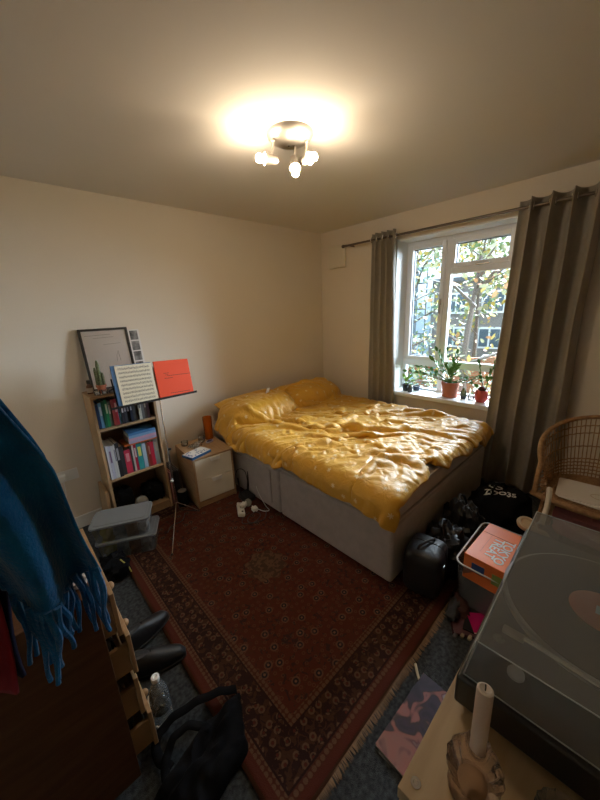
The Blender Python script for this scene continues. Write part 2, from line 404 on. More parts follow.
gr = MB(); wbox(gr, 1.43, 1.80, .72, .97, -.004, .004); gr.build('pane', M['glass'], win, smooth=False)
gr = MB(); wbox(gr, .86, 1.38, .72, .97, -.004, .004); gr.build('pane', M['glass'], win, smooth=False)
hd = MB(); hd.box((-.062, 1.445 - oy, 1.62 - oz), (.02, .02, .06)).box((-.075, 1.445 - oy, 1.57 - oz), (.012, .016, .12)); hd.build('handle', simple('grey handle', (.4, .4, .42), .4), win, bevel=.003)
hd = MB(); hd.box((-.062, 1.12 - oy, 1.93 - oz), (.02, .05, .018)).box((-.075, 1.09 - oy, 1.93 - oz), (.012, .12, .014)); hd.build('handle', M['chrome'], win, bevel=.003)
struct(MB().box((XB + .10, (WY0 + WY1) / 2, WZ0 - .014), (.27, WY1 - WY0 + .04, .04)).build('trim_2', M['upvc'], bevel=.006))

# ------------------------------------------------------------------ outside
struct(MB().box((28, 10, -2.4), (48, 60, .4)).build('ground', mat('grass outside', (.09, .14, .05), .9, col2=(.17, .13, .05), vscale=1.2), smooth=False))
ap = thing('apartment_building', 'pale brick apartment block beyond the trees outside the window', 'building', (23, 8, -2.2))
MB().box((2, 0, 2.6), (4, 14, 5.2)).build('wall', M['greybrick'], ap, smooth=False)
MB().box((2, 0, 5.3), (4.6, 14.6, .25)).build('roof', simple('slate', (.12, .13, .15)), ap, smooth=False)
for zz in (1.0, 3.2):
    for yy in (-5.6, -3.4, -1.2, 1.0, 3.2, 5.4):
        f = MB(); f.box((-.05, yy, zz + .6), (.12, 1.3, 1.35)); fo = f.build('window', M['upvc'], ap, smooth=False)
        for s_ in (-.32, .32): MB().box((-.12, yy + s_, zz + .6), (.03, .52, 1.1)).build('pane', simple('dark glazing', (.08, .12, .16), .15), fo, smooth=False)
st = thing('stair_tower', 'slate blue stair tower with steel railings seen through left pane', 'building', (16, 9.6, -2.2))
MB().box((1, 0, 3.0), (1.6, 2.6, 6.0)).build('wall', simple('blue render', (.14, .20, .26)), st, smooth=False)
rl = MB()
for zz in (1.2, 2.4, 3.6, 4.8, 5.4): rl.cyl((-.3, -2.0, zz), (-.3, 2.0, zz), .035)
for yy in (-2, -1, 0, 1, 2): rl.cyl((-.3, yy, 0), (-.3, yy, 5.6), .03)
rl.build('railing', simple('dark railing', (.06, .08, .10)), st)
gw = MB(); gw.poly([(0, -3.5, 0), (0, 4.5, 0), (0, 4.5, 1.6), (0, -3.5, 2.5)]); g = gw.build('garden_wall', M['redbrick'], smooth=False, solid=.22)
g.location = (11.5, 3.2, -2.2); tag(g, 'orange red brick garden wall beyond the window with a rising top', 'wall')
def leafy(name, label, x, y, z0, h, rad, n, cols, seed, group='autumn trees outside the window', size=.11, spread=1.0):
    rnd = random.Random(seed); t = thing(name, label, 'tree', (x, y, z0), 0, group)
    tr = MB(); tr.tube([(0, 0, 0), (.08, .05, h * .3), (-.05, .1, h * .6), (.05, 0, h)], .11, rf=lambda q: 1.1 - .85 * q)
    br = MB(); tips = []
    for i in range(16):
        a = rnd.uniform(0, 2 * PI); zb = h * rnd.uniform(.25, .95); r = rad * rnd.uniform(.6, 1.0)
        p0 = Vector((0, 0, zb)); p2 = Vector((r * math.cos(a), r * math.sin(a), zb + r * rnd.uniform(.0, .6))); p1 = (p0 + p2) / 2 + Vector((0, 0, .15 * r))
        br.tube([p0, p1, p2], .032, seg=5, rf=lambda q: 1.1 - .8 * q); tips.append((p0, p1, p2))
    fo = MB()
    for i in range(n):
        p0, p1, p2 = rnd.choice(tips); q = rnd.uniform(.25, 1.1); p = p0.lerp(p2, q) + Vector([rnd.gauss(0, .26 * spread) for _ in range(3)])
        fo.mi = rnd.randrange(len(cols)); s = size * rnd.uniform(.6, 1.25)
        mx = Matrix.Translation(p) @ Matrix.Rotation(rnd.uniform(0, 6.28), 4, Vector([rnd.gauss(0, 1) for _ in range(3)]).normalized())
        fo.poly([mx @ Vector(v) for v in ((-s, 0, 0), (-s * .3, s * .5, .1 * s), (s * .5, s * .4, 0), (s, 0, -.1 * s), (s * .5, -s * .4, 0), (-s * .3, -s * .5, .1 * s))])
    tr.build('trunk', simple('bark', (.09, .07, .06)), t); br.build('branches', simple('bark', (.09, .07, .06)), t); fo.build('foliage', cols, t, smooth=False)
    return t
LY = simple('yellow leaf', (.46, .35, .09)); LO = simple('orange leaf', (.42, .22, .11)); LG = simple('green leaf', (.15, .23, .09)); LP = simple('pale leaf', (.33, .35, .24)); LB = simple('blue green leaf', (.14, .24, .25))
leafy('maple_tree', 'yellow and orange leaved tree close outside the right window panes', 6.6, 2.25, -2.2, 4.6, 1.1, 620, [LY, LO, LP, LP], 3, size=.07)
leafy('birch_tree', 'pale green leaved tree outside the left window pane', 9.6, 5.0, -2.2, 5.6, 1.35, 1000, [LG, LP, LY, LB], 5, size=.085)
leafy('plane_tree', 'tall thin tree with sparse yellow leaves farther from the window', 15.2, 5.0, -2.2, 7.5, 2.0, 1100, [LY, LP, LG], 8, size=.13, spread=1.6)
def bush(x, y, r, seed, label, cols):
    rnd = random.Random(seed); fo = MB()
    for i in range(1500):
        a = rnd.uniform(0, 2 * PI); ph = math.acos(rnd.uniform(-.1, 1)); k = r * rnd.uniform(.7, 1.05); p = Vector((math.cos(a) * math.sin(ph) * k, math.sin(a) * math.sin(ph) * k, math.cos(ph) * k * 1.65))
        fo.mi = rnd.randrange(len(cols)); s = .07 * rnd.uniform(.6, 1.3)
        mx = Matrix.Translation(p) @ Matrix.Rotation(rnd.uniform(0, 6.28), 4, Vector([rnd.gauss(0, 1) for _ in range(3)]).normalized())
        fo.poly([mx @ Vector(v) for v in ((-s, 0, 0), (0, s * .5, 0), (s, 0, 0), (0, -s * .5, 0))])
    b = thing('garden_bush', label, 'bush', (x, y, -2.2), 0, 'bushes below the window')
    fo.build('foliage', cols, b, smooth=False); MB().tube([(0, 0, 0), (.03, 0, r * .7)], .05).build('stem', simple('bark', (.09, .07, .06)), b)
bush(7.6, 4.3, 1.45, 1, 'rounded blue green bush below the left part of the window', [LB, LG])
bush(9.6, 2.2, 1.2, 2, 'green and yellow bush below the right part of the window', [LG, LB, LY])
bush(13.8, 9.2, 1.6, 4, 'tall dark green bush behind the pale tree at far left', [LB, LG, LB])

# ------------------------------------------------------------------ rug
rug = thing('rug', 'worn red persian rug with floral field and tan border on the carpet', 'rug', (0, 0, 0))
MB().grid(lambda u, v: Vector((RX0 + (RX1 - RX0) * u, RY0 + (RY1 - RY0) * v, .0085 + .002 * noise.noise(Vector((u * 6, v * 8, 0))))), 60, 80).build('pile', M['rug'], rug, solid=.006)
fg = MB(); rnd = random.Random(2)
for i in range(330):
    x = RX0 + (RX1 - RX0) * (i + .5) / 330; dx = rnd.uniform(-.006, .006)
    fg.poly([(x - .0018, RY0 + .003, .012), (x + .0018, RY0 + .003, .012), (x + dx + .001, RY0 - rnd.uniform(.018, .032), .003), (x + dx - .001, RY0 - .02, .003)])
fg.build('fringe', simple('tan fringe', (.30, .19, .11)), rug, smooth=False)

# ------------------------------------------------------------------ bed
BX0, BX1, BY0, BY1 = 1.40, 2.90, .785, 2.785
bed = thing('divan_bed', 'king size divan bed with taupe fabric base under the window', 'bed', ((BX0 + BX1) / 2, (BY0 + BY1) / 2, 0))
bw, bl = BX1 - BX0, BY1 - BY0
for s_ in (-1, 1):
    MB().box((0, s_ * bl / 4, .21), (bw, bl / 2 - .006, .385)).build('base', M['divan'], bed, bevel=.02, seg=3)
for (y0, y1) in ((.10, .62),):
    MB().box((-bw / 2 - .004, (y0 + y1) / 2, .225), (.014, y1 - y0, .30)).build('drawer', M['divan'], bed, bevel=.005)
for sx in (-1, 1):
    for sy in (-.93, -.05, .93):
        MB().cyl((sx * (bw / 2 - .07), sy * (bl / 2), 0.01), (sx * (bw / 2 - .07), sy * bl / 2, .045), .022).build('castor', M['black'], bed)
mt = MB(); mt.box((0, 0, .495), (bw - .01, bl - .01, .17)); mo = mt.build('mattress', M['sheet'], bed, bevel=.045, seg=4)
pp = MB()
for zz in (.425, .565):
    k = .03
    pts = []
    for (cx_, cy_, a0) in ((1, 1, 0), (-1, 1, 90), (-1, -1, 180), (1, -1, 270)):
        for q in range(5):
            a = math.radians(a0 + q * 22.5); pts.append((cx_ * (bw / 2 - .05) + .05 * math.cos(a), cy_ * (bl / 2 - .05) + .05 * math.sin(a), zz))
    pp.tube(pts, .005, closed=True, seg=6)
pp.build('piping', M['sheet'], bed)

def pillow(x, y, z, rz, tilt, label, sx=.72, sy=.46, sz=.17, seed=0):
    mb = MB(); mx = Matrix.Rotation(math.radians(rz), 4, 'Z') @ Matrix.Rotation(math.radians(tilt), 4, 'X')
    def f(u, v):
        a, b = u * 2 - 1, v * 2 - 1
        px = a * (1 - .07 * (1 - abs(b)) * abs(a) ** 3) ; py = b * (1 - .09 * (1 - abs(a)) * abs(b) ** 3)
        t = ((1 - a ** 4) * (1 - b ** 4)) ** .45
        w_ = 1 + .16 * noise.noise(Vector((a * 2 + seed, b * 2, 1))) + .07 * noise.noise(Vector((a * 6, b * 6, seed)))
        return px * sx / 2, py * sy / 2, t * sz / 2 * w_
    mb.grid(lambda u, v: mx @ Vector(f(u, v)), 26, 20)
    mb.grid(lambda u, v: mx @ Vector((f(u, v)[0], f(u, v)[1], -f(u, v)[2])), 26, 20)
    o = mb.build('pillow', M['duvet'], sub=1); o.location = (x, y, z); uvbox(o)
    return tag(o, label, 'pillow', 'pillows at the head of the bed')
def uvbox(o):
    me = o.data; uv = me.uv_layers.new(name='UVMap')
    for p in me.polygons:
        for li in p.loop_indices:
            c = me.vertices[me.loops[li].vertex_index].co; uv.data[li].uv = (c.x / 1.8, c.y / 2.2)
pillow(1.80, 2.57, .675, 2, 20, 'plump mustard star print pillow at the head of the bed beside the bedside drawers', seed=1)
pillow(2.52, 2.58, .665, -3, 18, 'plump mustard star print pillow at the head of the bed nearer the window', seed=5)

# duvet: a real cloth drop over the mattress
def make_duvet():
    NX, NY = 104, 112
    X0, X1, Y0, Y1 = 1.30, 2.95, .755, 2.64
    rnd = random.Random(11)
    me = bpy.data.meshes.new('duvet'); vs = []; fs = []
    for j in range(NY + 1):
        for i in range(NX + 1):
            u, v = i / NX, j / NY
            x = X0 + (X1 - X0) * u; y = Y0 + (Y1 - Y0) * v + .05 * math.sin(u * 5) * (1 - v) + (.14 * (1 - v) * (u - .45) if u > .45 else 0)
            w1 = noise.noise(Vector((u * 2.2, v * 2.2, 8))) * 1.2; w2 = noise.noise(Vector((u * 3, v * 3, 18)))
            def rdg(q): return 1 - 2 * abs(q)
            z = .76 + .11 * rdg(noise.noise(Vector(((u - v + w1 * .3) * 1.6, (v + u) * 3.6 + w1, 3)))) + .055 * rdg(noise.noise(Vector(((u - v + w2 * .5) * 3, (v + u) * 9 + 1.5 * w1, 1)))) + .030 * rdg(noise.noise(Vector(((u - v + w1 * .4) * 7, (v + u) * 15 + 2 * w2, 5)))) + .012 * noise.noise(Vector((u * 22, v * 20, 6)))
            x += .02 * noise.noise(Vector((u * 7, v * 7, 30))); y += .02 * noise.noise(Vector((u * 7, v * 7, 40)))
            z += .06 * max(0, v - .8) * 5
            vs.append((x, y, z))
    for j in range(NY):
        for i in range(NX):
            a = j * (NX + 1) + i; fs.append((a, a + 1, a + NX + 2, a + NX + 1))
    me.from_pydata(vs, [], fs); uv = me.uv_layers.new(name='UVMap')
    for p in me.polygons:
        for li in p.loop_indices:
            k = me.loops[li].vertex_index; uv.data[li].uv = ((k % (NX + 1)) / NX, (k // (NX + 1)) / NY)
    o = bpy.data.objects.new('duvet', me); C.objects.link(o)
    tmp = []
    cb = MB(); cb.box(((BX0 + BX1) / 2, (BY0 + BY1) / 2, .29), (bw, bl, .57)); t1 = cb.build('tmp', M['sheet'], bevel=.05, seg=4); tmp.append(t1)
    for (px, py) in ((1.80, 2.57), (2.52, 2.58)):
        b = MB(); b.blob((px, py, .63), (.36, .23, .13), e=.7); tmp.append(b.build('tmp', M['sheet']))
    for t_ in tmp:
        t_.modifiers.new('col', 'COLLISION'); t_.collision.thickness_outer = .012; t_.collision.cloth_friction = 60
    cl = o.modifiers.new('cloth', 'CLOTH'); s_ = cl.settings
    s_.quality = 6; s_.mass = .35; s_.tension_stiffness = 12; s_.compression_stiffness = 12; s_.shear_stiffness = 6; s_.bending_stiffness = .6
    s_.air_damping = 2.5; s_.shrink_min = -.10; s_.shrink_max = -.10
    cl.collision_settings.distance_min = .012; cl.collision_settings.collision_quality = 2
    cl.collision_settings.use_self_collision = False
    FR = 46
    cl.point_cache.frame_start = 1; cl.point_cache.frame_end = FR
    for f in range(1, FR + 1): S.frame_set(f)
    dg = bpy.context.evaluated_depsgraph_get(); m2 = bpy.data.meshes.new_from_object(o.evaluated_get(dg))
    o.modifiers.clear(); o.data = m2; S.frame_set(1)
    for t_ in tmp: bpy.data.objects.remove(t_)
    zs = [v.co.z for v in m2.vertices]; print('DUVET z', min(zs), max(zs), 'x', min(v.co.x for v in m2.vertices), max(v.co.x for v in m2.vertices), 'y', min(v.co.y for v in m2.vertices), max(v.co.y for v in m2.vertices))
    for p in m2.polygons: p.use_smooth = True
    if not m2.materials: m2.materials.append(M['duvet'])
    else: m2.materials[0] = M['duvet']
    q = o.modifiers.new('solid', 'SOLIDIFY'); q.thickness = .022; q.offset = 1
    q = o.modifiers.new('sub', 'SUBSURF'); q.levels = 1; q.render_levels = 1
    return tag(o, 'crumpled mustard yellow duvet with small pale stars spread over the bed', 'duvet')
import time as _t; _t0 = _t.time(); duvet = make_duvet(); print('DUVET time', _t.time() - _t0)
bpy.context.view_layer.update()
_h = S.ray_cast(bpy.context.evaluated_depsgraph_get(), Vector((1.90, 2.52, 1.4)), Vector((0, 0, -1))); tz = _h[1].z if _h[0] else .76; print('TAG', tz)
tg = MB().box((0, 0, .03), (.04, .004, .07), rotm('X', 25)).build('care_label', M['paper'], duvet, bevel=.001); tg.location = (1.90, 2.52, tz - .002); tg['label'] = 'white cloth tag'

# ------------------------------------------------------------------ curtains and rod
rod = thing('curtain_rod', 'thin dark metal curtain rod above the window', 'curtain rod', (3.0, 1.3, 2.245))
MB().cyl((0, 1.12, 0), (0, -1.6, 0), .011).build('pole', M['rod'], rod)
MB().blob((0, 1.13, 0), (.018, .02, .018), e=1).build('finial', M['rod'], rod)
MB().cyl((0.0, 1.06, -.0), (.10, 1.06, -.0), .008).build('bracket', M['rod'], rod); MB().cyl((0.0, -1.35, -.0), (.10, -1.35, -.0), .008).build('bracket', M['rod'], rod)
def curtain(y0, y1, z0, z1, n, amp, label, b0, b1, seed, ph=0, xb=0.0, rings=None):
    t = thing('curtain', label, 'curtain', (3.0, (y0 + y1) / 2, 0), 0, 'curtains either side of the window'); yc = (y0 + y1) / 2
    def f(u, v):
        z = z1 + (z0 - z1) * v
        a = amp * (1 - .25 * v) * (1 + .25 * noise.noise(Vector((u * 3, v * 1.5, seed))))
        phs = 2 * PI * n * u + ph + .5 * v * noise.noise(Vector((u * 4, v * 2, seed + 5)))
        s = math.sin(phs); s = math.copysign(abs(s) ** .8, s)
        ya = y0 + (y1 - y0) * u; yb = b0 + (b1 - b0) * u; k = v ** 1.3
        y = ya * (1 - k) + yb * k + .25 * amp * math.cos(phs) + .010 * noise.noise(Vector((u * 6, v * 4, seed)))
        x = a * s + .012 * noise.noise(Vector((u * 9, v * 6, seed))) * v + xb * v
        return Vector((min(x, .088), y - yc, z))
    cl_ = MB().grid(f, n * 16, 60).build('cloth', M['curtain'], t, solid=.003)
    k = 0
    for i in range(2 * n + 1):
        uu = (i * PI - ph) / (2 * PI * n)
        if not 0 <= uu <= 1: continue
        p = f(uu, .022); pts = [(p.x + .0 + .0 * q, p.y, 0) for q in range(1)]
        rg = MB(); rg.tube([(p.x + .022 * math.cos(a), p.y, 2.245 + .022 * math.sin(a)) for a in [2 * PI * q / 14 for q in range(14)]], .0055, closed=True, seg=6)
        rg.build('eyelet', M['chrome'], t)
    return t
curtain(2.05, 1.78, .06, 2.30, 4, .038, 'narrow gathered taupe curtain left of the window', 2.09, 1.72, 1, xb=.02)
curtain(.785, .31, .03, 2.30, 4, .058, 'wide taupe eyelet curtain right of the window behind the wicker chair', .86, .30, 4, ph=.6)
bxv = thing('curtain_bracket_box', 'small cream box on the wall at the left end of the curtain rod', 'wall box', (XB, 2.58, 2.16))
MB().box((-.022, 0, 0), (.044, .23, .23)).build('cover', simple('cream box', (.70, .64, .52)), bxv, bevel=.008)
MB().box((-.022, 0, .119), (.05, .24, .012)).build('top_lip', simple('cream box', (.70, .64, .52)), bxv, bevel=.003)

# ------------------------------------------------------------------ ceiling spotlight
lamp = thing('ceiling_spotlight', 'round brushed metal ceiling light with three lit spot bulbs', 'ceiling light', (1.315, 1.405, H))
MB().lathe([(.0, -.052), (.02, -.052), (.06, -.045), (.10, -.026), (.118, -.008), (.120, 0)], seg=48).build('ceiling_plate', M['brushed'], lamp)
MB().blob((-.01, -.0, -.055), (.006, .006, .004), e=1).build('screw', M['chrome'], lamp)
bulbm = mat('lit bulb', (1, .9, .7), .3, emit=(1.0, .80, .56), estr=BULB)
def spot(sx, sy, hx, hy, hz, d):
    d = Vector(d).normalized(); hp = Vector((hx, hy, hz))
    arm = MB().tube([(sx, sy, -.03), (sx, sy, -.06), (hx, hy, hz + .012)], .0055, seg=8).build('arm', M['brushed'], lamp)
    MB().blob((sx, sy, -.04), (.011, .011, .008), e=1).build('swivel', M['brushed'], arm)
    mx = Matrix.Translation(hp) @ align(d)
    h = MB().lathe([(.0, -.035), (.016, -.034), (.019, -.028), (.024, .02), (.030, .034), (.027, .034), (.021, .02), (.0, .015)], mx=mx, seg=24).build('lamp_head', M['brushed'], lamp)
    MB().lathe([(.0, .017), (.013, .018), (.013, .036)], mx=mx, seg=16).build('bulb_cap', M['white'], h)
    MB().lathe([(.0, .034), (.010, .036), (.016, .046), (.0195, .057), (.0185, .067), (.012, .076), (.0, .080)], mx=mx, seg=20).build('bulb', bulbm, h)
spot(-.085, .035, -.095, .045, -.120, (-1, .40, .0))
spot(.02, -.015, .015, -.01, -.125, (-.30, -.40, -.95))
spot(.055, -.06, .045, -.055, -.120, (.05, -1, -.05))

# ------------------------------------------------------------------ bookcase
bc = thing('bookcase', 'narrow beech bookcase with two shelves against the back wall', 'bookcase', (.625, 2.83, 0))
W2, D, HB = .215, .26, 1.075; SW = M['shelfwood']
for s_ in (-1, 1): MB().box((s_ * (W2 - .009), -D / 2, HB / 2), (.018, D, HB)).build('side_panel', SW, bc, bevel=.001)
MB().box((0, -D / 2, HB - .009), (2 * W2 - .036, D, .018)).build('top_panel', SW, bc, bevel=.001)
for z_ in (.82, .415): MB().box((0, -D / 2 + .002, z_), (2 * W2 - .036, D - .008, .018)).build('shelf', SW, bc, bevel=.001)
MB().box((0, -D / 2 + .002, .075), (2 * W2 - .036, D - .006, .018)).build('bottom_panel', SW, bc, bevel=.001)
MB().box((0, -D + .02, .033), (2 * W2 - .036, .015, .066)).build('plinth', SW, bc)
MB().box((0, -.004, HB / 2), (2 * W2 - .036, .005, HB - .04)).build('back_panel', simple('brown backing', (.17, .10, .05)), bc)

def book(name, label, cat, t, d, hh, col, loc, group, ry=0, flat=False, band=None):
    o = thing(name, label, cat, loc, 0, group)
    mx = Matrix.Identity(4)
    if flat: mx = Matrix.Translation((0, 0, t / 2)) @ Matrix.Rotation(PI / 2, 4, 'Y') @ Matrix.Translation((0, 0, -hh / 2))
    else: mx = Matrix.Translation((0, 0, 0)) @ Matrix.Rotation(math.radians(ry), 4, 'Y')
    cm = simple('cover %d' % (len(M)), col, .5); ct = .0015
    c = MB(); c.box((-t / 2 + ct / 2, 0, hh / 2), (ct, d, hh), mx).box((t / 2 - ct / 2, 0, hh / 2), (ct, d, hh), mx).box((0, -d / 2 + ct / 2, hh / 2), (t, ct, hh), mx)
    c.build('cover', cm, o, smooth=False)
    MB().box((0, .001, hh / 2), (t - 2 * ct, d - .006, hh - .006), mx).build('pages', M['pages'], o, smooth=False)
    if band:
        b = MB(); 
        for (z0, z1) in ((.50, .85),): b.box((0, -d / 2 - .0004, hh * (z0 + z1) / 2), (t * .55, .0008, hh * (z1 - z0)), mx)
        b.build('spine_title', simple('cover %d' % (len(M)), band, .5), o, smooth=False)
    return o
top = [('navy', (.02, .05, .14), .18, None), ('pale blue', (.14, .32, .52), .19, (.5, .6, .7)), ('dark green', (.01, .12, .06), .20, None), ('bright green', (.02, .25, .09), .205, (.5, .6, .4)),
       ('grey green', (.15, .2, .16), .19, (.55, .5, .45)), ('brick red', (.30, .05, .04), .20, None), ('dark red', (.32, .02, .03), .20, (.5, .3, .3)), ('sky blue', (.12, .35, .48), .165, (.02, .05, .1)),
       ('black and white', (.02, .02, .03), .17, (.6, .6, .6)), ('charcoal', (.05, .05, .06), .175, (.5, .5, .55)), ('jet black', (.01, .01, .012), .17, (.45, .45, .5)), ('blue black', (.015, .02, .04), .18, (.4, .4, .45)),
       ('graphite', (.04, .04, .04), .18, None), ('olive black', (.05, .05, .03), .18, None), ('off white', (.55, .53, .45), .185, (.1, .1, .1)), ('slate grey', (.12, .12, .12), .18, None),
       ('dark brown', (.06, .04, .03), .175, (.3, .25, .2)), ('dull plum', (.09, .04, .05), .18, None)]
x = .435; ordn = ['first', 'second', 'third', 'fourth', 'fifth', 'sixth', 'seventh', 'eighth', 'ninth', 'tenth', 'eleventh', 'twelfth', 'thirteenth', 'fourteenth', 'fifteenth', 'sixteenth', 'seventeenth', 'eighteenth']
rnd = random.Random(4)
for i, (nm, c, hh, bd) in enumerate(top):
    t = .0205 if i else .018; t *= rnd.choice([.92, 1.0, 1.03])
    book('paperback_book', '%s paperback standing %s from the left on the top shelf' % (nm, ordn[i]), 'book', t - .0006, .13, hh, c, (x + t / 2, 2.66 + rnd.uniform(-.006, .006), .8295), 'paperbacks on the top shelf', band=bd); x += t
mid = [('white ring spine magazine file', (.60, .60, .66), .27, .014, None), ('lilac white magazine file', (.52, .52, .64), .265, .014, (.2, .1, .2)), ('pale grey magazine file', (.60, .6, .62), .262, .013, None), ('white card file', (.66, .65, .62), .27, .010, (.2, .2, .3)),
       ('tall black hardback', (.015, .015, .018), .275, .022, (.3, .3, .32)), ('charcoal hardback with grey mark', (.035, .035, .04), .235, .024, None), ('thick pinkish red book', (.48, .03, .07), .195, .036, (.6, .25, .28)), ('dark grey thin book', (.06, .05, .05), .225, .012, None),
       ('white thin book', (.6, .56, .52), .225, .011, None), ('crimson thin book', (.42, .02, .06), .225, .016, (.6, .5, .5)), ('teal and yellow book', (.03, .28, .30), .225, .034, (.62, .60, .12)), ('pale blue book', (.38, .48, .60), .21, .024, None),
       ('brown thin book', (.20, .09, .05), .205, .011, None), ('dark red book', (.28, .02, .02), .205, .017, (.4, .2, .15)), ('bright red book', (.50, .02, .05), .205, .022, None), ('light blue and white book', (.42, .55, .68), .225, .030, (.65, .68, .7))]
x = .4365
tw = sum(m_[3] for m_ in mid) ; sc = (.8125 - .4365 - .002) / tw
for i, (nm, c, hh, t, bd) in enumerate(mid):
    t *= sc
    book('book', '%s standing on the middle shelf' % nm, 'book', t - .0006, .19 if i < 5 else .16, hh, c, (x + t / 2, 2.675, .4245), 'books standing on the middle shelf', band=bd); x += t
zz = .4245 + .2275
for nm, c, t, wd in (('thin orange', (.70, .20, .06), .010, .24), ('lilac', (.42, .36, .52), .022, .205), ('pink and white', (.62, .34, .45), .020, .205), ('pale blue', (.22, .40, .62), .022, .20), ('mid blue', (.07, .22, .45), .020, .20)):
    book('book', '%s book lying in the flat pile on top of the standing books' % nm, 'book', t - .0006, .16, wd, c, (.805 - wd / 2, 2.655, zz), 'flat pile of books on the middle shelf', flat=True); zz += t

# dark things in the bottom of the bookcase
b = MB().blob((0, 0, 0), (.075, .085, .10), nz=.25, floor=-.09, seed=3).build('cloth_bag', M['blackm']); b.location = (.51, 2.70, .1745); tag(b, 'crumpled black bag in the bottom left of the bookcase', 'bag')
b = MB().blob((0, 0, 0), (.08, .09, .075), nz=.2, floor=-.07, seed=6).build('cloth_bag', M['blackm']); b.location = (.735, 2.70, .155); tag(b, 'rounded black bag in the bottom right of the bookcase', 'bag')
hdp = thing('headphones', 'grey round headphones resting in the bottom of the bookcase', 'headphones', (.615, 2.60, .0845))
MB().lathe([(0, 0), (.042, 0), (.046, .012), (.046, .028), (.036, .042), (0, .046)], mx=rotm('X', 62) @ Matrix.Translation((0, .03, 0))).build('ear_cup', simple('silver grey', (.32, .34, .36), .35), hdp).location = (0, 0, .03)
MB().tube([(-.045 + .0 * q, .05 + .05 * math.sin(q * PI / 12), .05 + .06 * math.cos(q * PI / 12 - PI / 2)) for q in range(13)], .007).build('headband', M['black'], hdp)

# things on top of the bookcase
pf = thing('picture_frame', 'thin black framed print with faint lines leaning above the bookcase', 'picture frame', (.632, 2.762, 1.0752)); pf.rotation_euler = (math.radians(-8.5), 0, 0)
fw, fh = .33, .455
q = MB(); q.box((-fw / 2 + .008, 0, fh / 2), (.016, .018, fh)).box((fw / 2 - .008, 0, fh / 2), (.016, .018, fh)).box((0, 0, fh - .008), (fw, .018, .016)).box((0, 0, .008), (fw, .018, .016)); q.build('frame', simple('black frame', (.02, .017, .015), .35), pf, bevel=.001)
pr = MB().box((0, .004, fh / 2), (fw - .03, .004, fh - .03)).build('print', simple('print paper', (.80, .78, .79)), pf, smooth=False)
q = MB()
for (x0, x1, z_) in ((-.13, .04, .405), (-.08, .06, .385), (-.02, .10, .335)): q.tube([(x0, .001, z_), ((x0 + x1) / 2, .001, z_ + .002), (x1, .001, z_ + .004)], .0009, seg=4)
q.tube([(.05, .001, .2), (.055, .001, .25), (.07, .001, .28), (.075, .001, .2)], .0009, seg=4); q.build('line_drawing', simple('pencil', (.25, .24, .24)), pr)
MB().box((0, -.003, fh / 2), (fw - .032, .002, fh - .032)).build('glazing', thin_glass('matt glazing', (1, 1, 1), 1.18, .1), pf, smooth=False)
ps = thing('photo_strip_frame', 'white mounted strip of four grey photos behind the black frame', 'picture', (.79, 2.79, 1.0752)); ps.rotation_euler = (math.radians(-6.5), 0, math.radians(0))
MB().box((0, 0, .215), (.19, .010, .43)).build('mount', M['paper'], ps, bevel=.001)
for i in range(4):
    p_ = MB().box((.052, -.0055, .385 - i * .082), (.058, .001, .072)).build('photo', mat('grey photo %d' % i, (.30, .29, .28), .4, col2=(.04, .04, .04), vscale=22), ps, smooth=False)
cp = thing('potted_cactus', 'three stemmed cactus in small terracotta pot on the bookcase', 'cactus', (.512, 2.655, 1.075))
MB().lathe([(.022, 0), (.030, .045), (.034, .046), (.034, .062), (.029, .062), (.028, .05), (0, .05)]).build('pot', M['terra'], cp); MB().lathe([(0, .052), (.028, .052)], cap=False).build('soil', M['soil'], cp)
for (dx, dy, hh, r) in ((.0, 0, .19, .0105), (-.020, .006, .14, .008), (.020, -.006, .10, .0075), (.010, .014, .12, .007)):
    MB().lathe([(r * .8, .05), (r, .07), (r, .05 + hh * .8), (r * .6, .05 + hh * .96), (0, .05 + hh)], c=(dx, dy, 0), seg=20, wob=lambda a, z: 1 + .14 * math.cos(a * 8)).build('cactus_stem', M['cactus'], cp)
bt = thing('brown_bottle', 'small brown bottle with black cap at the left end of the bookcase top', 'bottle', (.445, 2.70, 1.075))
MB().lathe([(.018, 0), (.020, .004), (.020, .055), (.012, .066), (.010, .078), (0, .078)]).build('body', simple('brown glass', (.10, .045, .02), .2), bt); MB().lathe([(.0125, .074), (.0125, .10), (0, .10)]).build('cap', M['black'], bt)
MB().lathe([(.0203, .012), (.0203, .045)], cap=False).build('paper_label', simple('dull label', (.4, .32, .24)), bt)
for i, (dx, dy) in enumerate(((.0, 0), (.046, -.006), (.092, .004))):
    g = thing('tealight_glass', '%s clear tealight glass along the front edge of the bookcase top' % ['leftmost', 'middle', 'rightmost'][i], 'glass', (.468 + dx, 2.60 + dy, 1.075), 0, 'tealight glasses on the bookcase')
    MB().lathe([(.016, 0), (.019, .004), (.021, .034), (.019, .034), (.017, .006), (0, .005)]).build('glass', M['clear'], g); MB().lathe([(.015, .008), (.015, .020), (0, .020)]).build('tealight', M['paper'], g)
bd = MB().box((0, 0, .17), (.022, .24, .34)).build('wooden_board', M['shelfwood'], bevel=.002); bd.location = (.372, 2.70, 0.003); bd.rotation_euler = (0, math.radians(3.0), 0)
tag(bd, 'short beech board standing against the left side of the bookcase', 'board')

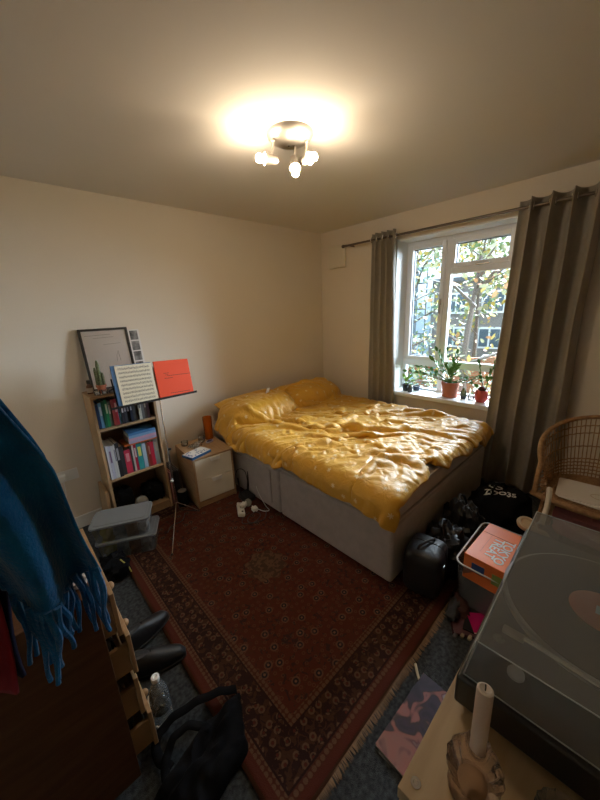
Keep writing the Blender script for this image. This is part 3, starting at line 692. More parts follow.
# ------------------------------------------------------------------ music stand with sheets
ms = thing('music_stand', 'thin folding metal music stand in front of the bookcase', 'music stand', (.80, 2.36, 0))
MB().tube([(0, 0, .10), (0, 0, 1.02)], .006).build('pole', M['chrome'], ms)
MB().tube([(0, 0, .12), (0, 0, .62)], .0085).build('outer_pole', M['chrome'], ms)
MB().blob((.012, -.012, .62), (.012, .012, .01), e=1).build('knob', M['black'], ms); MB().blob((-.012, -.015, .36), (.013, .013, .010), e=1).build('knob', M['white'], ms)
for (lx, ly) in ((-.21, -.37), (.16, -.03), (.03, .19)):
    lg = MB().tube([(0, 0, .16), (lx * .5, ly * .5, .09), (lx, ly, .014)], .0042).build('leg', M['chrome'], ms)
    MB().blob((lx, ly, .016), (.008, .008, .008), e=1).build('foot', M['black'], lg)
dm = Matrix.Translation((-.02, .01, 1.01)) @ rotm('X', -14)
MB().box((.0, -.018, -.004), (.60, .04, .004), dm).box((0, -.037, .003), (.60, .003, .014), dm).build('ledge', M['black'], ms)
q = MB(); q.box((0, .003, .13), (.012, .003, .26), dm)
for s_ in (-1, 1): q.box((s_ * .25, .003, .10), (.010, .003, .20), dm); q.box((s_ * .13, .003, .19), (.26, .003, .010), dm @ Matrix.Rotation(s_ * .25, 4, 'Y'))
q.build('desk_frame', M['black'], ms)
def sheet(name, label, cat, cx, wdt, hgt, rz, m, cover=None, roll=0):
    o = thing(name, label, cat, (.78 + cx, 2.353, 1.013), 0)
    o.rotation_euler = (math.radians(-14), math.radians(roll), math.radians(rz)); return o
sm = sheet('sheet_music', 'cream page of sheet music in a blue cover on the music stand', 'sheet music', -.115, 0, 0, 0, None, roll=1.5)
MB().box((-.006, -.004, .14), (.262, .004, .282)).build('cover', M['blue'], sm, bevel=.001)
MB().box((.006, -.0085, .14), (.236, .005, .272)).build('page', M['music'], sm, bevel=.001)
q = MB(); rnd = random.Random(3)
for r_ in range(9):
    zc = .252 - r_ * .0275
    for k in range(5): q.box((.006, -.0114, zc + (k - 2) * .0026), (.205, .0006, .0007))
    for k in range(22): 
        xx = -.09 + k * .0091 + rnd.uniform(-.002, .002); zz = zc + rnd.choice((-2, -1, 0, 1, 2)) * .0026
        q.box((xx, -.0116, zz), (.0034, .0006, .0026)).box((xx + .0015, -.0116, zz + .0045), (.0006, .0006, .009))
q.build('notation', M['ink'], sm, smooth=False)
of = sheet('orange_folder', 'bright orange red printed folder on the music stand', 'folder', .165, 0, 0, 0, None, roll=2.5)
MB().box((-.014, -.005, .135), (.262, .004, .272)).build('back_cover', M['orange'], of, bevel=.001)
MB().box((-.014, -.0085, .135), (.258, .002, .268)).build('front_cover', M['orange'], of, bevel=.001)
q = MB()
for (x0, x1, z_) in ((-.075, -.05, .165), (-.06, .10, .158), (-.085, -.03, .140), (-.085, -.055, .178), (-.06, .08, .028)):
    xx = x0
    while xx < x1: l = rnd.uniform(.006, .014); q.box((xx + l / 2, -.0098, z_), (l, .0006, .0030)); xx += l + .003
q.build('print', M['ink'], of, smooth=False)
wf = MB().box((0, 0, .12), (.035, .003, .24)).build('white_page', M['paper']); wf.location = (.808, 2.362, 1.012); wf.rotation_euler = (math.radians(-14), 0, 0); tag(wf, 'narrow strip of white paper showing between the sheet music and the orange folder', 'paper')

# ------------------------------------------------------------------ bedside drawers
bs = thing('bedside_drawers', 'two drawer bedside unit in pale oak with cream fronts beside the bed', 'bedside table', (.975, 2.355, .0115), -4)
bs.rotation_euler = (0, 0, math.radians(-5))
w_, d_, h_ = .355, .43, .45
OK = M['oak']
for x_ in (.008, w_ - .008): MB().box((x_, d_ / 2, h_ / 2), (.016, d_, h_)).build('side_panel', OK, bs, bevel=.001)
MB().box((w_ / 2, d_ / 2, h_ - .008), (w_ - .033, d_, .016)).build('top_panel', M['shelfwood'], bs, bevel=.001)
MB().box((w_ / 2, d_ / 2, .03), (w_ - .033, d_ - .02, .06)).build('plinth', OK, bs)
for z_ in (.150, .338):
    dr = MB().box((w_ / 2, .007, z_), (w_ - .036, .016, .184)).build('drawer', M['cream'], bs, bevel=.0015)
    MB().box((w_ / 2, -.002 + .20, z_), (w_ - .06, .36, .14)).build('drawer_box', simple('drawer box', (.5, .45, .38)), dr)
    hn = MB(); hn.prism([(-.048, 0), (.048, 0), (.040, -.012), (.028, -.020), (-.028, -.020), (-.040, -.012)], 0, .004, Matrix.Translation((w_ / 2 + .01, -.001, z_ + .088)))
    hn.prism([(-.048, 0), (.048, 0), (.040, -.030), (-.040, -.030)], 0, .003, Matrix.Translation((w_ / 2 + .01, -.002, z_ + .088)) @ rotm('X', 72))
    hn.build('handle', M['white'], dr, bevel=.001)
BZ = .4617
am = thing('amber_glass', 'tall amber textured glass tumbler at the back of the bedside drawers', 'glass', (1.305, 2.685, BZ))
MB().lathe([(.034, 0), (.038, .004), (.039, .05), (.041, .12), (.042, .215), (.038, .215), (.036, .10), (.033, .010), (0, .009)], seg=36, wob=lambda a, z: 1 + .018 * math.sin(a * 9 + z * 90) * math.sin(z * 120)).build('glass', M['amber'], am)
bp_ = thing('game_box', 'white and blue printed flat box overhanging the front of the bedside drawers', 'box', (1.055, 2.435, BZ), 14)
MB().box((0, 0, .011), (.20, .13, .022)).build('carton', simple('box blue', (.02, .10, .26), .4), bp_, bevel=.001)
MB().box((0, 0, .0226), (.196, .126, .001)).build('top_print', M['paper'], bp_)
q = MB(); rnd = random.Random(9)
for i in range(34): q.box((rnd.uniform(-.088, .088), rnd.uniform(-.052, .052), .0234), (rnd.uniform(.006, .02), rnd.uniform(.004, .012), .0005))
q.build('print_marks', simple('print blue', (.05, .10, .28)), bp_, smooth=False)
jb = thing('tangled_chain', 'loose tangle of clear and silver beads on the bedside drawers', 'jewellery', (1.13, 2.60, BZ))
q = MB(); pts = []
for i in range(150):
    a = i * .37; p = Vector((.075 * math.sin(a * 1.3) * math.cos(a * .31), .055 * math.cos(a * 1.1) * math.sin(a * .47 + 1), .006 + .016 * abs(math.sin(a * .7)))); pts.append(p)
q.tube(pts, .0022, seg=5); q.build('chain', M['chrome'], jb)
q = MB()
for i in range(0, 150, 4): q.blob(pts[i], (.006, .006, .006), e=1, seg=8)
q.build('beads', M['clear'], jb)
for k, (dx, dy, hh, lb) in enumerate(((.09, .07, .05, 'short clear drinking glass behind the tangle on the bedside drawers'), (-.06, .10, .04, 'clear squat jar at the back left of the bedside drawers'))):
    g = thing('drinking_glass', lb, 'glass', (1.13 + dx, 2.60 + dy, BZ)); MB().lathe([(.026, 0), (.029, .004), (.031, hh), (.028, hh), (.026, .007), (0, .006)]).build('glass', M['clear'], g)
ds = thing('oval_tin', 'small dark blue oval tin in front of the amber glass', 'tin', (1.265, 2.605, BZ), 20)
MB().lathe([(.03, 0), (.033, .003), (.033, .010), (.030, .012), (0, .012)], mx=Matrix.Diagonal((1.3, .8, 1, 1)), seg=28).build('tin', simple('tin rim', (.4, .38, .45), .3, ), ds); MB().lathe([(.024, .0122), (.022, .014), (0, .014)], mx=Matrix.Diagonal((1.3, .8, 1, 1)), seg=28).build('lid_print', simple('tin blue', (.03, .03, .12), .3), ds)

# records between bookcase and bedside, speaker
cols = [('pinkish', (.45, .18, .18)), ('orange brown', (.35, .15, .07)), ('black', (.015, .015, .015)), ('charcoal', (.05, .05, .05)), ('dark grey', (.08, .075, .07)), ('brown', (.12, .07, .04))]
for i, (nm, c) in enumerate(cols):
    r_ = thing('record_sleeve', '%s record sleeve upright between bookcase and bedside drawers' % nm, 'record', (.862 + i * .0165, 2.70, .003), 0, 'record sleeves by the bookcase')
    MB().box((0, 0, .155), (.012 if i < 2 else .009, .24, .31)).build('sleeve', simple('sleeve %s' % nm, c), r_, bevel=.001)
sp = thing('bluetooth_speaker', 'black cylindrical speaker with grey top beside the bedside drawers', 'speaker', (.915, 2.515, .0115))
MB().lathe([(.038, 0), (.042, .006), (.042, .13), (.038, .137)], seg=32).build('body', M['blackm'], sp); MB().lathe([(.036, .1365), (.030, .142), (0, .142)], seg=32).build('top_cap', simple('speaker top', (.16, .14, .12), .4), sp)

# stacked plastic tubs
def tub(label, z, rz, x, y, L_, W_, Hh, grp, seed):
    t = thing('storage_tub', label, 'storage box', (x, y, z), rz, grp)
    def rr(l, w, r=.03, n=5):
        p = []
        for (sx, sy, a0) in ((1, 1, 0), (-1, 1, 90), (-1, -1, 180), (1, -1, 270)):
            for k in range(n): a = math.radians(a0 + k * 90 / (n - 1)); p.append((sx * (l / 2 - r) + r * math.cos(a), sy * (w / 2 - r) + r * math.sin(a)))
        return p
    b = MB(); lo, hi = rr(L_ * .92, W_ * .9), rr(L_, W_); n = len(lo)
    va = [b.bm.verts.new((p[0], p[1], .0)) for p in lo]; vb = [b.bm.verts.new((p[0], p[1], Hh)) for p in hi]
    b.bm.faces.new(va[::-1])
    for k in range(n): b.bm.faces.new((va[k], va[(k + 1) % n], vb[(k + 1) % n], vb[k]))
    b.build('body', M['tubplastic'], t)
    l = MB(); l.prism(rr(L_ + .012, W_ + .012), Hh - .004, Hh + .010); l.prism(rr(L_ - .03, W_ - .03), Hh + .010, Hh + .014); l.build('lid', M['lidplastic'], t, bevel=.002)
    rnd = random.Random(seed)
    return t
tub('lower of the two frosted plastic tubs stacked on the rug by the bookcase', .0115, -27, .425, 2.295, .37, .22, .125, 'stacked plastic tubs', 1)
tub('upper of the two frosted plastic tubs stacked on the rug by the bookcase', .1515, -25, .405, 2.305, .36, .215, .115, 'stacked plastic tubs', 2)
rnd = random.Random(8)
for (z0, nm) in ((.013, 'lower'), (.153, 'upper')):
    for k, (cn, c) in enumerate((('mustard', (.35, .26, .05)), ('grey', (.2, .2, .2)), ('brown', (.2, .1, .06)), ('pale', (.45, .42, .4)))):
        a = math.radians(-26); lx = -.12 + k * .078; o = MB().blob((0, 0, .040), (.036, .075, .040), nz=.3, seed=k + z0 * 50, seg=14, e=.7, floor=0).build('folded_cloth', simple('cloth ' + cn, c, .9))
        o.location = (.415 + lx * math.cos(a), 2.30 + lx * math.sin(a), z0); o.rotation_euler = (0, 0, a); tag(o, '%s bundle of cloth seen inside the %s plastic tub' % (cn, nm), 'cloth', 'cloth bundles inside the plastic tubs')

# black clutter by the chest
q = MB().blob((0, 0, .05), (.075, .10, .06), nz=.35, seed=4, floor=0).build('black_pouch', M['blackm']); q.location = (.27, 2.10, .0115); tag(q, 'small crumpled black pouch on the rug corner in front of the plastic tubs', 'pouch')
yc = MB().tube([(.30, 2.06, .118), (.315, 2.03, .10), (.33, 2.01, .07), (.335, 2.0, .04)], .004).build('yellow_cord', simple('yellow cord', (.5, .42, .08))); tag(yc, 'short yellow cord hanging from the black pouch', 'cord')

# ------------------------------------------------------------------ router, plugs and cables on the rug
rt = thing('router', 'black router with tall flat aerial in the corner by the bed', 'router', (1.338, 2.18, .0115), 6)
MB().box((0, 0, .03), (.10, .12, .055), rotm('X', 14)).build('case', M['black'], rt, bevel=.01, seg=3)
MB().box((.028, .02, .15), (.022, .010, .20), Matrix.Translation((0, 0, 0)) @ rotm('Y', 8)).build('aerial', M['black'], rt, bevel=.004)
MB().box((-.035, .03, .14), (.012, .008, .17), rotm('Y', -4)).build('aerial', M['black'], rt, bevel=.003)
pl = thing('plug_adaptor', 'white multi plug extension block on the rug beside the black router', 'extension block', (1.19, 2.06, .0115), 62)
MB().box((0, 0, .024), (.17, .055, .034), rotm('X', 18)).build('socket_block', M['white'], pl, bevel=.008, seg=3)
for k in range(3): MB().box((-.055 + k * .055, -.004, .044), (.012, .012, .004), rotm('X', 18)).build('socket', M['black'], pl)
for k, (x_, y_, z_, rz_, lb) in enumerate(((1.215, 2.035, .062, 30, 'white plug lying on top of the extension block'), (1.285, 1.985, .012, 80, 'white plug standing on the rug nearest the bed'))):
    p = thing('white_plug', lb, 'plug', (x_, y_, z_), rz_); MB().box((0, 0, .018), (.05, .045, .034)).build('plug_body', M['white'], p, bevel=.008, seg=3); MB().cyl((.02, 0, .02), (.045, 0, .02), .005).build('cable_grip', M['white'], p)
    for dy in (-.011, .011): MB().box((-.032, dy, .018), (.016, .004, .006)).build('pin', M['chrome'], p)
p = thing('black_plug', 'black round plug beside the white extension block', 'plug', (1.225, 2.115, .0115), 0); MB().lathe([(.026, 0), (.028, .01), (.024, .035), (0, .038)]).build('plug_body', M['black'], p)
p = thing('round_adaptor', 'grey round charger disc leaning on the router', 'charger', (1.285, 2.085, .012)); MB().lathe([(.030, 0), (.032, .006), (.030, .014), (0, .015)], mx=Matrix.Translation((0, 0, .032)) @ rotm('X', 62)).build('disc', simple('charger grey', (.25, .25, .22), .4), p)
def cable(label, pts, r, m, name='cable', grp=None, n=8):
    P = [Vector(p) for p in pts]; out = []
    for i in range(len(P) - 1):
        p0, p1, p2, p3 = P[max(i - 1, 0)], P[i], P[i + 1], P[min(i + 2, len(P) - 1)]
        for k in range(n):
            t = k / n; out.append(.5 * ((2 * p1) + (-p0 + p2) * t + (2 * p0 - 5 * p1 + 4 * p2 - p3) * t * t + (-p0 + 3 * p1 - 3 * p2 + p3) * t ** 3))
    out.append(P[-1]); o = MB().tube(out, r, seg=6).build(name, m); return tag(o, label, 'cable', grp)
cable('black cable coiled on the rug in front of the plugs', [(1.24, 1.99, .016), (1.16, 1.97, .016), (1.12, 1.91, .016), (1.19, 1.86, .016), (1.28, 1.90, .016), (1.27, 1.96, .020), (1.18, 1.93, .022), (1.16, 1.87, .022), (1.26, 1.83, .018), (1.34, 1.90, .017)], .0035, M['black'])
cable('white cable running from the plugs towards the side of the bed', [(1.30, 1.98, .03), (1.33, 1.92, .017), (1.37, 1.90, .017), (1.385, 1.97, .02), (1.383, 2.05, .10), (1.382, 2.08, .16)], .003, M['white'])
cable('thin black cable looping up behind the router', [(1.30, 2.20, .05), (1.29, 2.26, .18), (1.33, 2.27, .27), (1.372, 2.22, .25), (1.36, 2.17, .10)], .003, M['black'])
cable('dark cable on the rug between bookcase and bedside drawers', [(.875, 2.57, .017), (.86, 2.46, .017), (.90, 2.40, .017), (.95, 2.335, .017)], .004, M['black'])
cable('thin black charging cable lying across the red rug near the bookcase', [(.66, 2.24, .016), (.72, 2.30, .016), (.80, 2.30, .016), (.86, 2.38, .016)], .003, M['black'])

# ------------------------------------------------------------------ windowsill plants
SZ = .7065
pp_ = thing('potted_zz_plant', 'leafy plant with arching stems in terracotta pot centre of windowsill', 'plant', (3.20, 1.245, SZ))
MB().lathe([(.060, 0), (.070, .004), (.072, .018), (.066, .018), (.064, .008), (0, .008)], seg=32).build('saucer', M['terra'], pp_)
MB().lathe([(.052, .009), (.066, .012), (.078, .12), (.083, .122), (.083, .152), (.076, .152), (.073, .13), (0, .13)], seg=32).build('pot', M['terra'], pp_)
MB().lathe([(0, .136), (.074, .136)], cap=False).build('soil', M['soil'], pp_)
rnd = random.Random(12)
def frond(parent, dirv, L_, droop, seed, base=(0, 0, .135), lm='leaf', ls=.034, n=9):
    rr = random.Random(seed); st = MB(); pts = []
    d = Vector(dirv).normalized()
    for k in range(13):
        t = k / 12; pts.append(Vector(base) + d * L_ * t + Vector((0, 0, -droop * t * t)))
    st.tube(pts, .0045, seg=6, rf=lambda q: 1.2 - .7 * q); so = st.build('stem', M[lm], parent)
    lf = MB()
    for k in range(n):
        t = .35 + .65 * k / (n - 1); i = min(int(t * 12), 11); p = pts[i].lerp(pts[i + 1], t * 12 - i) if i < 12 else pts[-1]; tan = (pts[min(i + 1, 12)] - pts[i]).normalized()
        side = tan.cross(Vector((rr.uniform(-.3, .3), rr.uniform(-.3, .3), 1))).normalized() * (1 if k % 2 else -1)
        ax = (side * 1.0 + tan * .8 + Vector((0, 0, .25))).normalized()
        if k == n - 1: ax = tan
        nr = ax.cross(tan if abs(ax.dot(tan)) < .98 else Vector((0, 0, 1))).normalized(); wd = ax.cross(nr).normalized(); s = ls * rr.uniform(.8, 1.2)
        prof = [(0, .05), (.25, .42), (.55, .5), (.8, .3), (1, .0)]
        left = [p + ax * s * 1.6 * a + wd * s * .75 * b + nr * s * .15 * a * a for a, b in prof]; right = [p + ax * s * 1.6 * a - wd * s * .75 * b + nr * s * .15 * a * a for a, b in prof[:-1]]
        mid_ = [p + ax * s * 1.6 * a + nr * (s * .15 * a * a - s * .10) for a, b in prof[:-1]]
        for a in range(3):
            lf.poly([left[a], left[a + 1], mid_[a + 1], mid_[a]]); lf.poly([mid_[a], mid_[a + 1], right[a + 1], right[a]])
        lf.poly([left[3], left[4], mid_[3]]); lf.poly([mid_[3], left[4], right[3]])
    lf.build('leaves', M[lm], so)
frond(pp_, (-.1, .75, .65), .40, .12, 1); frond(pp_, (-.05, .95, .42), .36, .07, 2, lm='leaf'); frond(pp_, (-.15, .35, .9), .36, .02, 3)
frond(pp_, (.05, -.1, 1), .30, .01, 4); frond(pp_, (-.1, .12, 1), .34, .02, 5, n=11); frond(pp_, (-.25, -.25, .9), .27, .03, 6, n=10); frond(pp_, (.0, -.80, .55), .30, .08, 7)
frond(pp_, (-.10, 1.0, .30), .46, .05, 41, n=9, ls=.036); frond(pp_, (.05, .9, .6), .42, .10, 42, ls=.036); frond(pp_, (-.1, -.9, .35), .36, .03, 43, n=8, ls=.04); frond(pp_, (-.2, .5, .8), .30, .03, 44, n=10, ls=.04)
frond(pp_, (-.15, -.5, .2), .26, .06, 8, n=7, ls=.042); frond(pp_, (-.3, .0, .8), .20, .04, 9, n=8, ls=.04)
def smallpot(name, label, x, y, r, hh, m, cat='plant'):
    t = thing(name, label, cat, (x, y, SZ)); MB().lathe([(r * .8, 0), (r, hh), (r * .88, hh), (r * .8, hh * .85), (0, hh * .85)]).build('pot', m, t); MB().lathe([(0, hh * .88), (r * .86, hh * .88)], cap=False).build('soil', M['soil'], t); return t
t = smallpot('potted_seedling', 'lime green seedling in black pot at the left end of the windowsill', 3.165, 1.70, .038, .075, simple('pot black', (.02, .03, .04)))
frond(t, (-.05, -.25, .9), .12, .02, 21, base=(0, 0, .07), lm='limeleaf', n=6, ls=.03); frond(t, (-.1, -.75, .55), .20, .03, 22, base=(0, 0, .07), lm='limeleaf', n=7, ls=.03); frond(t, (0, .2, .8), .09, .02, 23, base=(0, 0, .07), lm='limeleaf', n=5)
t = smallpot('potted_succulent', 'small spiky succulent in dark pot right of the seedling on the sill', 3.135, 1.635, .028, .055, simple('pot grey', (.05, .06, .07)))
q = MB()
for k in range(14): a = k * 2.4; q.lathe([(.005, 0), (.004, .025), (0, .045)], mx=Matrix.Translation((0, 0, .048)) @ Matrix.Rotation(a, 4, 'Z') @ rotm('X', 12 + 26 * (k % 3) / 2), seg=6)
q.build('spines', M['cactus'], t)
t = smallpot('square_planter', 'low dark blue planter by the left end of the windowsill', 3.245, 1.62, .04, .05, simple('planter blue', (.05, .07, .11)))
t = thing('gnome_plant', 'small dark conical cactus figure to the right of the big pot', 'cactus', (3.20, 1.115, SZ)); MB().lathe([(.024, 0), (.026, .03), (0, .03)]).build('pot', simple('pot grey', (.05, .06, .07)), t)
MB().lathe([(.022, .028), (.026, .05), (.018, .075), (.010, .10), (0, .112)], seg=16, wob=lambda a, z: 1 + .16 * math.sin(a * 7)).build('cactus_stem', M['cactus'], t)
t = thing('small_jar', 'clear small glass jar between the dark cactus and the coral pot', 'glass', (3.20, 1.045, SZ)); MB().lathe([(.026, 0), (.028, .004), (.028, .04), (.022, .05), (.022, .06), (.020, .06), (.02, .05), (.026, .038), (.026, .006), (0, .006)]).build('jar', M['clear'], t)
t = thing('coral_pot', 'rounded coral red pot with a dark cactus at the right of the windowsill', 'plant', (3.19, .955, SZ)); MB().lathe([(.036, 0), (.050, .02), (.056, .06), (.050, .10), (.042, .112), (.038, .112), (.04, .09), (0, .09)], seg=28).build('pot', M['coral'], t)
MB().blob((0, 0, .12), (.028, .028, .030), e=1, nz=.15, seg=20).build('cactus_ball', simple('cactus maroon', (.12, .03, .03)), t)
frond(t, (-.1, .2, .9), .26, .0, 31, base=(.0, -.02, .10), n=8, ls=.03); frond(t, (-.05, -.2, .95), .27, .0, 32, base=(0, -.025, .1), n=8, ls=.03); frond(t, (-.1, .8, .6), .22, .02, 33, base=(.0, -.0, .10), n=6, ls=.03)

# ------------------------------------------------------------------ wicker tub chair
ch = thing('wicker_chair', 'round backed woven wicker tub chair in front of the right curtain', 'chair', (2.50, .03, 0), 0); ch.scale = (1.06, 1.06, 1.0)
def rim(th):
    a = abs(th) / math.radians(118); return .62 + .22 * (1 - a ** 1.8) if a < 1 else .62
def shell(th, t):
    r = .235 + .065 * t; rz = rim(th); z = .42 + (rz - .42) * t
    return Vector(((r + .015) * math.cos(th), (r + .005) * math.sin(th), z))
TH = math.radians(118)
back = MB(); n = 52
for k in range(n + 1): th = -TH + 2 * TH * k / n; back.tube([shell(th, q / 5) for q in range(6)], .0030, seg=5)
for t_ in (.07, .13, .19, .25, .31, .52, .74, .86):
    back.tube([shell(-TH + 2 * TH * k / 60, t_) * 1.0 + Vector((math.cos(-TH + 2 * TH * k / 60), math.sin(-TH + 2 * TH * k / 60), 0)) * (.004 if k % 2 else -.004) for k in range(61)], .0042, seg=5)
bk = back.build('backrest', M['wicker'], ch)
rp = [shell(-TH + 2 * TH * k / 60, 1.0) for k in range(61)]
rp = [Vector((rp[0].x - .055, rp[0].y + .0, .43)), Vector((rp[0].x - .045, rp[0].y, .52)), Vector((rp[0].x - .02, rp[0].y, .59))] + rp + [Vector((rp[-1].x - .02, rp[-1].y, .59)), Vector((rp[-1].x - .045, rp[-1].y, .52)), Vector((rp[-1].x - .055, rp[-1].y, .43))]
rb = MB().tube(rp, .0135, seg=10).build('rim', M['wicker'], ch)
side = MB()
for s_ in (-1, 1):
    e = shell(TH * s_, 0); tpt = shell(TH * s_, 1)
    for q in range(7):
        t = q / 6; z = .435 + t * .165; side.tube([shell(TH * s_, (z - .42) / .2), Vector((tpt.x - .055 + .02 * t, tpt.y, z))], .0042, seg=5)
    for q in range(3): side.tube([Vector((tpt.x - .01 - .018 * q, tpt.y, .43)), Vector((tpt.x - .01 - .012 * q, tpt.y, .60 - .012 * q))], .003, seg=5)
side.build('arm_weave', M['wicker'], ch)
st = MB(); pts = [(.25 * math.cos(a), .275 * math.sin(a)) for a in [math.radians(x_) for x_ in range(-125, 126, 10)]]
pts += [(-.20, .255), (-.215, .20), (-.225, 0), (-.215, -.20), (-.20, -.255)]
st.prism(pts, .405, .432); so = st.build('seat', M['wicker'], ch, bevel=.008)
q = MB()
for k in range(24): y = -.245 + k * .0213; q.tube([(-.205, y, .434), (.0, y, .431), (.20 - abs(y) * .3, y, .434)], .005, seg=5)
q.build('weave', M['wicker'], so)
q = MB().tube([(-.19, .285, .42), (-.225, .20, .418), (-.235, 0, .416), (-.225, -.20, .418), (-.19, -.285, .42)], .017, seg=10).build('front_edge', M['wicker'], ch)
for (lx, ly) in ((-.18, .22), (-.18, -.22), (.17, .20), (.17, -.20)): MB().tube([(lx, ly, .41), (lx * 1.1, ly * 1.1, 0)], .014).build('leg', M['wicker'], ch)
def rrect(l, w, r, n=5):
    p = []
    for (sx, sy, a0) in ((1, 1, 0), (-1, 1, 90), (-1, -1, 180), (1, -1, 270)):
        for k in range(n): a = math.radians(a0 + k * 90 / (n - 1)); p.append((sx * (l / 2 - r) + r * math.cos(a), sy * (w / 2 - r) + r * math.sin(a)))
    return p
cd = thing('white_board', 'white round cornered board with a small drawing on the wicker chair seat', 'board', (2.43, .075, .452), 4); cd.rotation_euler = (0, math.radians(-3), math.radians(4))
MB().prism(rrect(.24, .30, .02), 0, .006).build('board', M['paper'], cd)
MB().tube([(.03 * math.cos(a) - .02, .05 * math.sin(a) - .06, .0065) for a in [2 * PI * k / 20 for k in range(20)]], .0012, closed=True, seg=4).build('drawing_outline', simple('tan ink', (.35, .2, .08)), cd)
MB().lathe([(0, .0062), (.013, .0066)], c=(-.025, -.085, 0), cap=False, wob=lambda a, z: 1 + .4 * math.sin(3 * a)).build('drawing_mark', simple('dark olive', (.04, .04, .02)), cd)
c2 = MB().prism(rrect(.22, .30, .01), 0, .004).build('paper_sheet', M['paper']); c2.location = (2.40, .045, .4415); c2.rotation_euler = (0, 0, math.radians(-5)); tag(c2, 'white sheet sticking out beneath the white board on the chair seat', 'paper')
# things under the chair
pk = MB().blob((0, 0, .10), (.15, .18, .11), nz=.25, ns=2.5, seed=2, floor=0).build('pink_cloth', M['pinkcloth']); pk.location = (2.44, .03, .16); tag(pk, 'dusty pink folded cloth in the space under the wicker chair', 'cloth')
bx = thing('floor_crate', 'low dark crate on the floor under the wicker chair', 'crate', (2.45, .02, 0)); MB().box((0, 0, .01), (.30, .30, .02)).build('base', M['black'], bx)
for (cx_, cy_, sx_, sy_) in ((.145, 0, .01, .30), (-.145, 0, .01, .30), (0, .145, .28, .01), (0, -.145, .28, .01)): MB().box((cx_, cy_, .085), (sx_, sy_, .13)).build('side', M['black'], bx)

# ------------------------------------------------------------------ black bags at the bed foot
hb = thing('round_case', 'glossy black rounded case standing against the near foot corner of the bed', 'case', (1.545, .655, .012), 10)
MB().blob((0, 0, .14), (.115, .105, .14), e=.4, seg=40, nz=.02).build('body', M['leather'], hb)
MB().tube([(.02 , .107 * math.copysign(abs(math.cos(a)) ** .5, math.cos(a)), .14 + .142 * math.copysign(abs(math.sin(a)) ** .5, math.sin(a))) for a in [2 * PI * k / 40 for k in range(40)]], .003, closed=True).build('seam', M['black'], hb)
MB().tube([(.065, -.03, .272), (.05, -.025, .292), (.0, 0, .30), (-.05, .025, .292), (-.065, .03, .272)], .007).build('handle', M['leather'], hb)
MB().box((-.03, -.106, .19), (.014, .006, .03)).build('clasp', M['chrome'], hb, bevel=.001)
def bag(name, label, loc, r, seed, m, rz=0, nz=.28, cat='bag', ns=2.6, strap=None):
    t = thing(name, label, cat, loc, rz)
    MB().blob((0, 0, r[2] * .8), r, nz=nz, ns=ns, seed=seed, floor=0, seg=44, e=.75).build('body', m, t)
    z = r[2] * 1.75
    MB().tube([(-r[0] * .5, 0, z * .9), (-r[0] * .35, .02, z * 1.12), (0, .03, z * 1.18), (r[0] * .35, .02, z * 1.12), (r[0] * .5, 0, z * .9)], .008).build('strap', m, t)
    MB().tube([(-r[0] * .7, -r[1] * .55, z * .62), (0, -r[1] * .75, z * .72), (r[0] * .7, -r[1] * .55, z * .62)], .004).build('zip', simple('zip metal', (.2, .18, .16), .4), t)
    return t
bag('leather_bag', 'soft black leather bag slumped behind the round case at the bed foot', (1.785, .64, .006), (.13, .11, .15), 3, M['leather'], 8)
bag('gig_bag', 'shiny black bag lying between the leather bag and the curtain', (2.04, .64, .002), (.11, .11, .18), 7, M['leather'], -5, nz=.3)
lb_ = bag('lettered_bag', 'large black bag with white lettering on top below the right curtain', (2.40, .52, .002), (.21, .18, .165), 9, M['blackm'], -12, nz=.16)
ltm = simple('white print', (.75, .75, .73), .6)
def surf(x, y):
    dg = bpy.context.evaluated_depsgraph_get(); hit, loc, nn, i, o, m_ = S.ray_cast(dg, Vector((x, y, 1.2)), Vector((0, 0, -1))); return loc.z if hit else .3
bpy.context.view_layer.update()
lz = .325
tl = Matrix.Translation((.02, -.015, lz)) @ Matrix.Rotation(math.radians(200), 4, 'Z') @ rotm('X', 0)
def proj_text(parent, s, size, wc, ang, m, name='lettering'):
    """lettering printed on the bag: the glyph mesh follows the cloth below it"""
    cu = bpy.data.curves.new(name, 'FONT'); cu.body = s; cu.size = size; cu.align_x = 'CENTER'; cu.align_y = 'CENTER'; cu.offset = size * .03
    t = bpy.data.objects.new(name + '_tmp', cu); C.objects.link(t); dg = bpy.context.evaluated_depsgraph_get(); me = bpy.data.meshes.new_from_object(t.evaluated_get(dg)); bpy.data.objects.remove(t)
    bm = bmesh.new(); bm.from_mesh(me); bmesh.ops.triangulate(bm, faces=bm.faces); bmesh.ops.subdivide_edges(bm, edges=bm.edges, cuts=2, use_grid_fill=True)
    body = [c for c in parent.children if c.name.startswith('body')][0]; inv = parent.matrix_world.inverted(); dg = bpy.context.evaluated_depsgraph_get()
    mx = Matrix.Translation((wc[0], wc[1], 0)) @ Matrix.Rotation(math.radians(ang), 4, 'Z')
    for v in bm.verts:
        p = mx @ v.co; q = inv @ Vector((p.x, p.y, 1.0)); ok, loc, nn, i = body.ray_cast(q, Vector((0, 0, -1)))
        v.co = (loc + Vector((0, 0, .003))) if ok else (inv @ Vector((p.x, p.y, .3)))
    bm.to_mesh(me); bm.free(); me.materials.clear(); me.materials.append(m); o = bpy.data.objects.new(name, me); C.objects.link(o); o.parent = parent
    sd = o.modifiers.new('s', 'SOLIDIFY'); sd.thickness = .001
    return o
proj_text(lb_, 'LO', .07, (2.44, .565), -75, ltm)
proj_text(lb_, 'ZOO35', .058, (2.365, .515), -75, ltm)

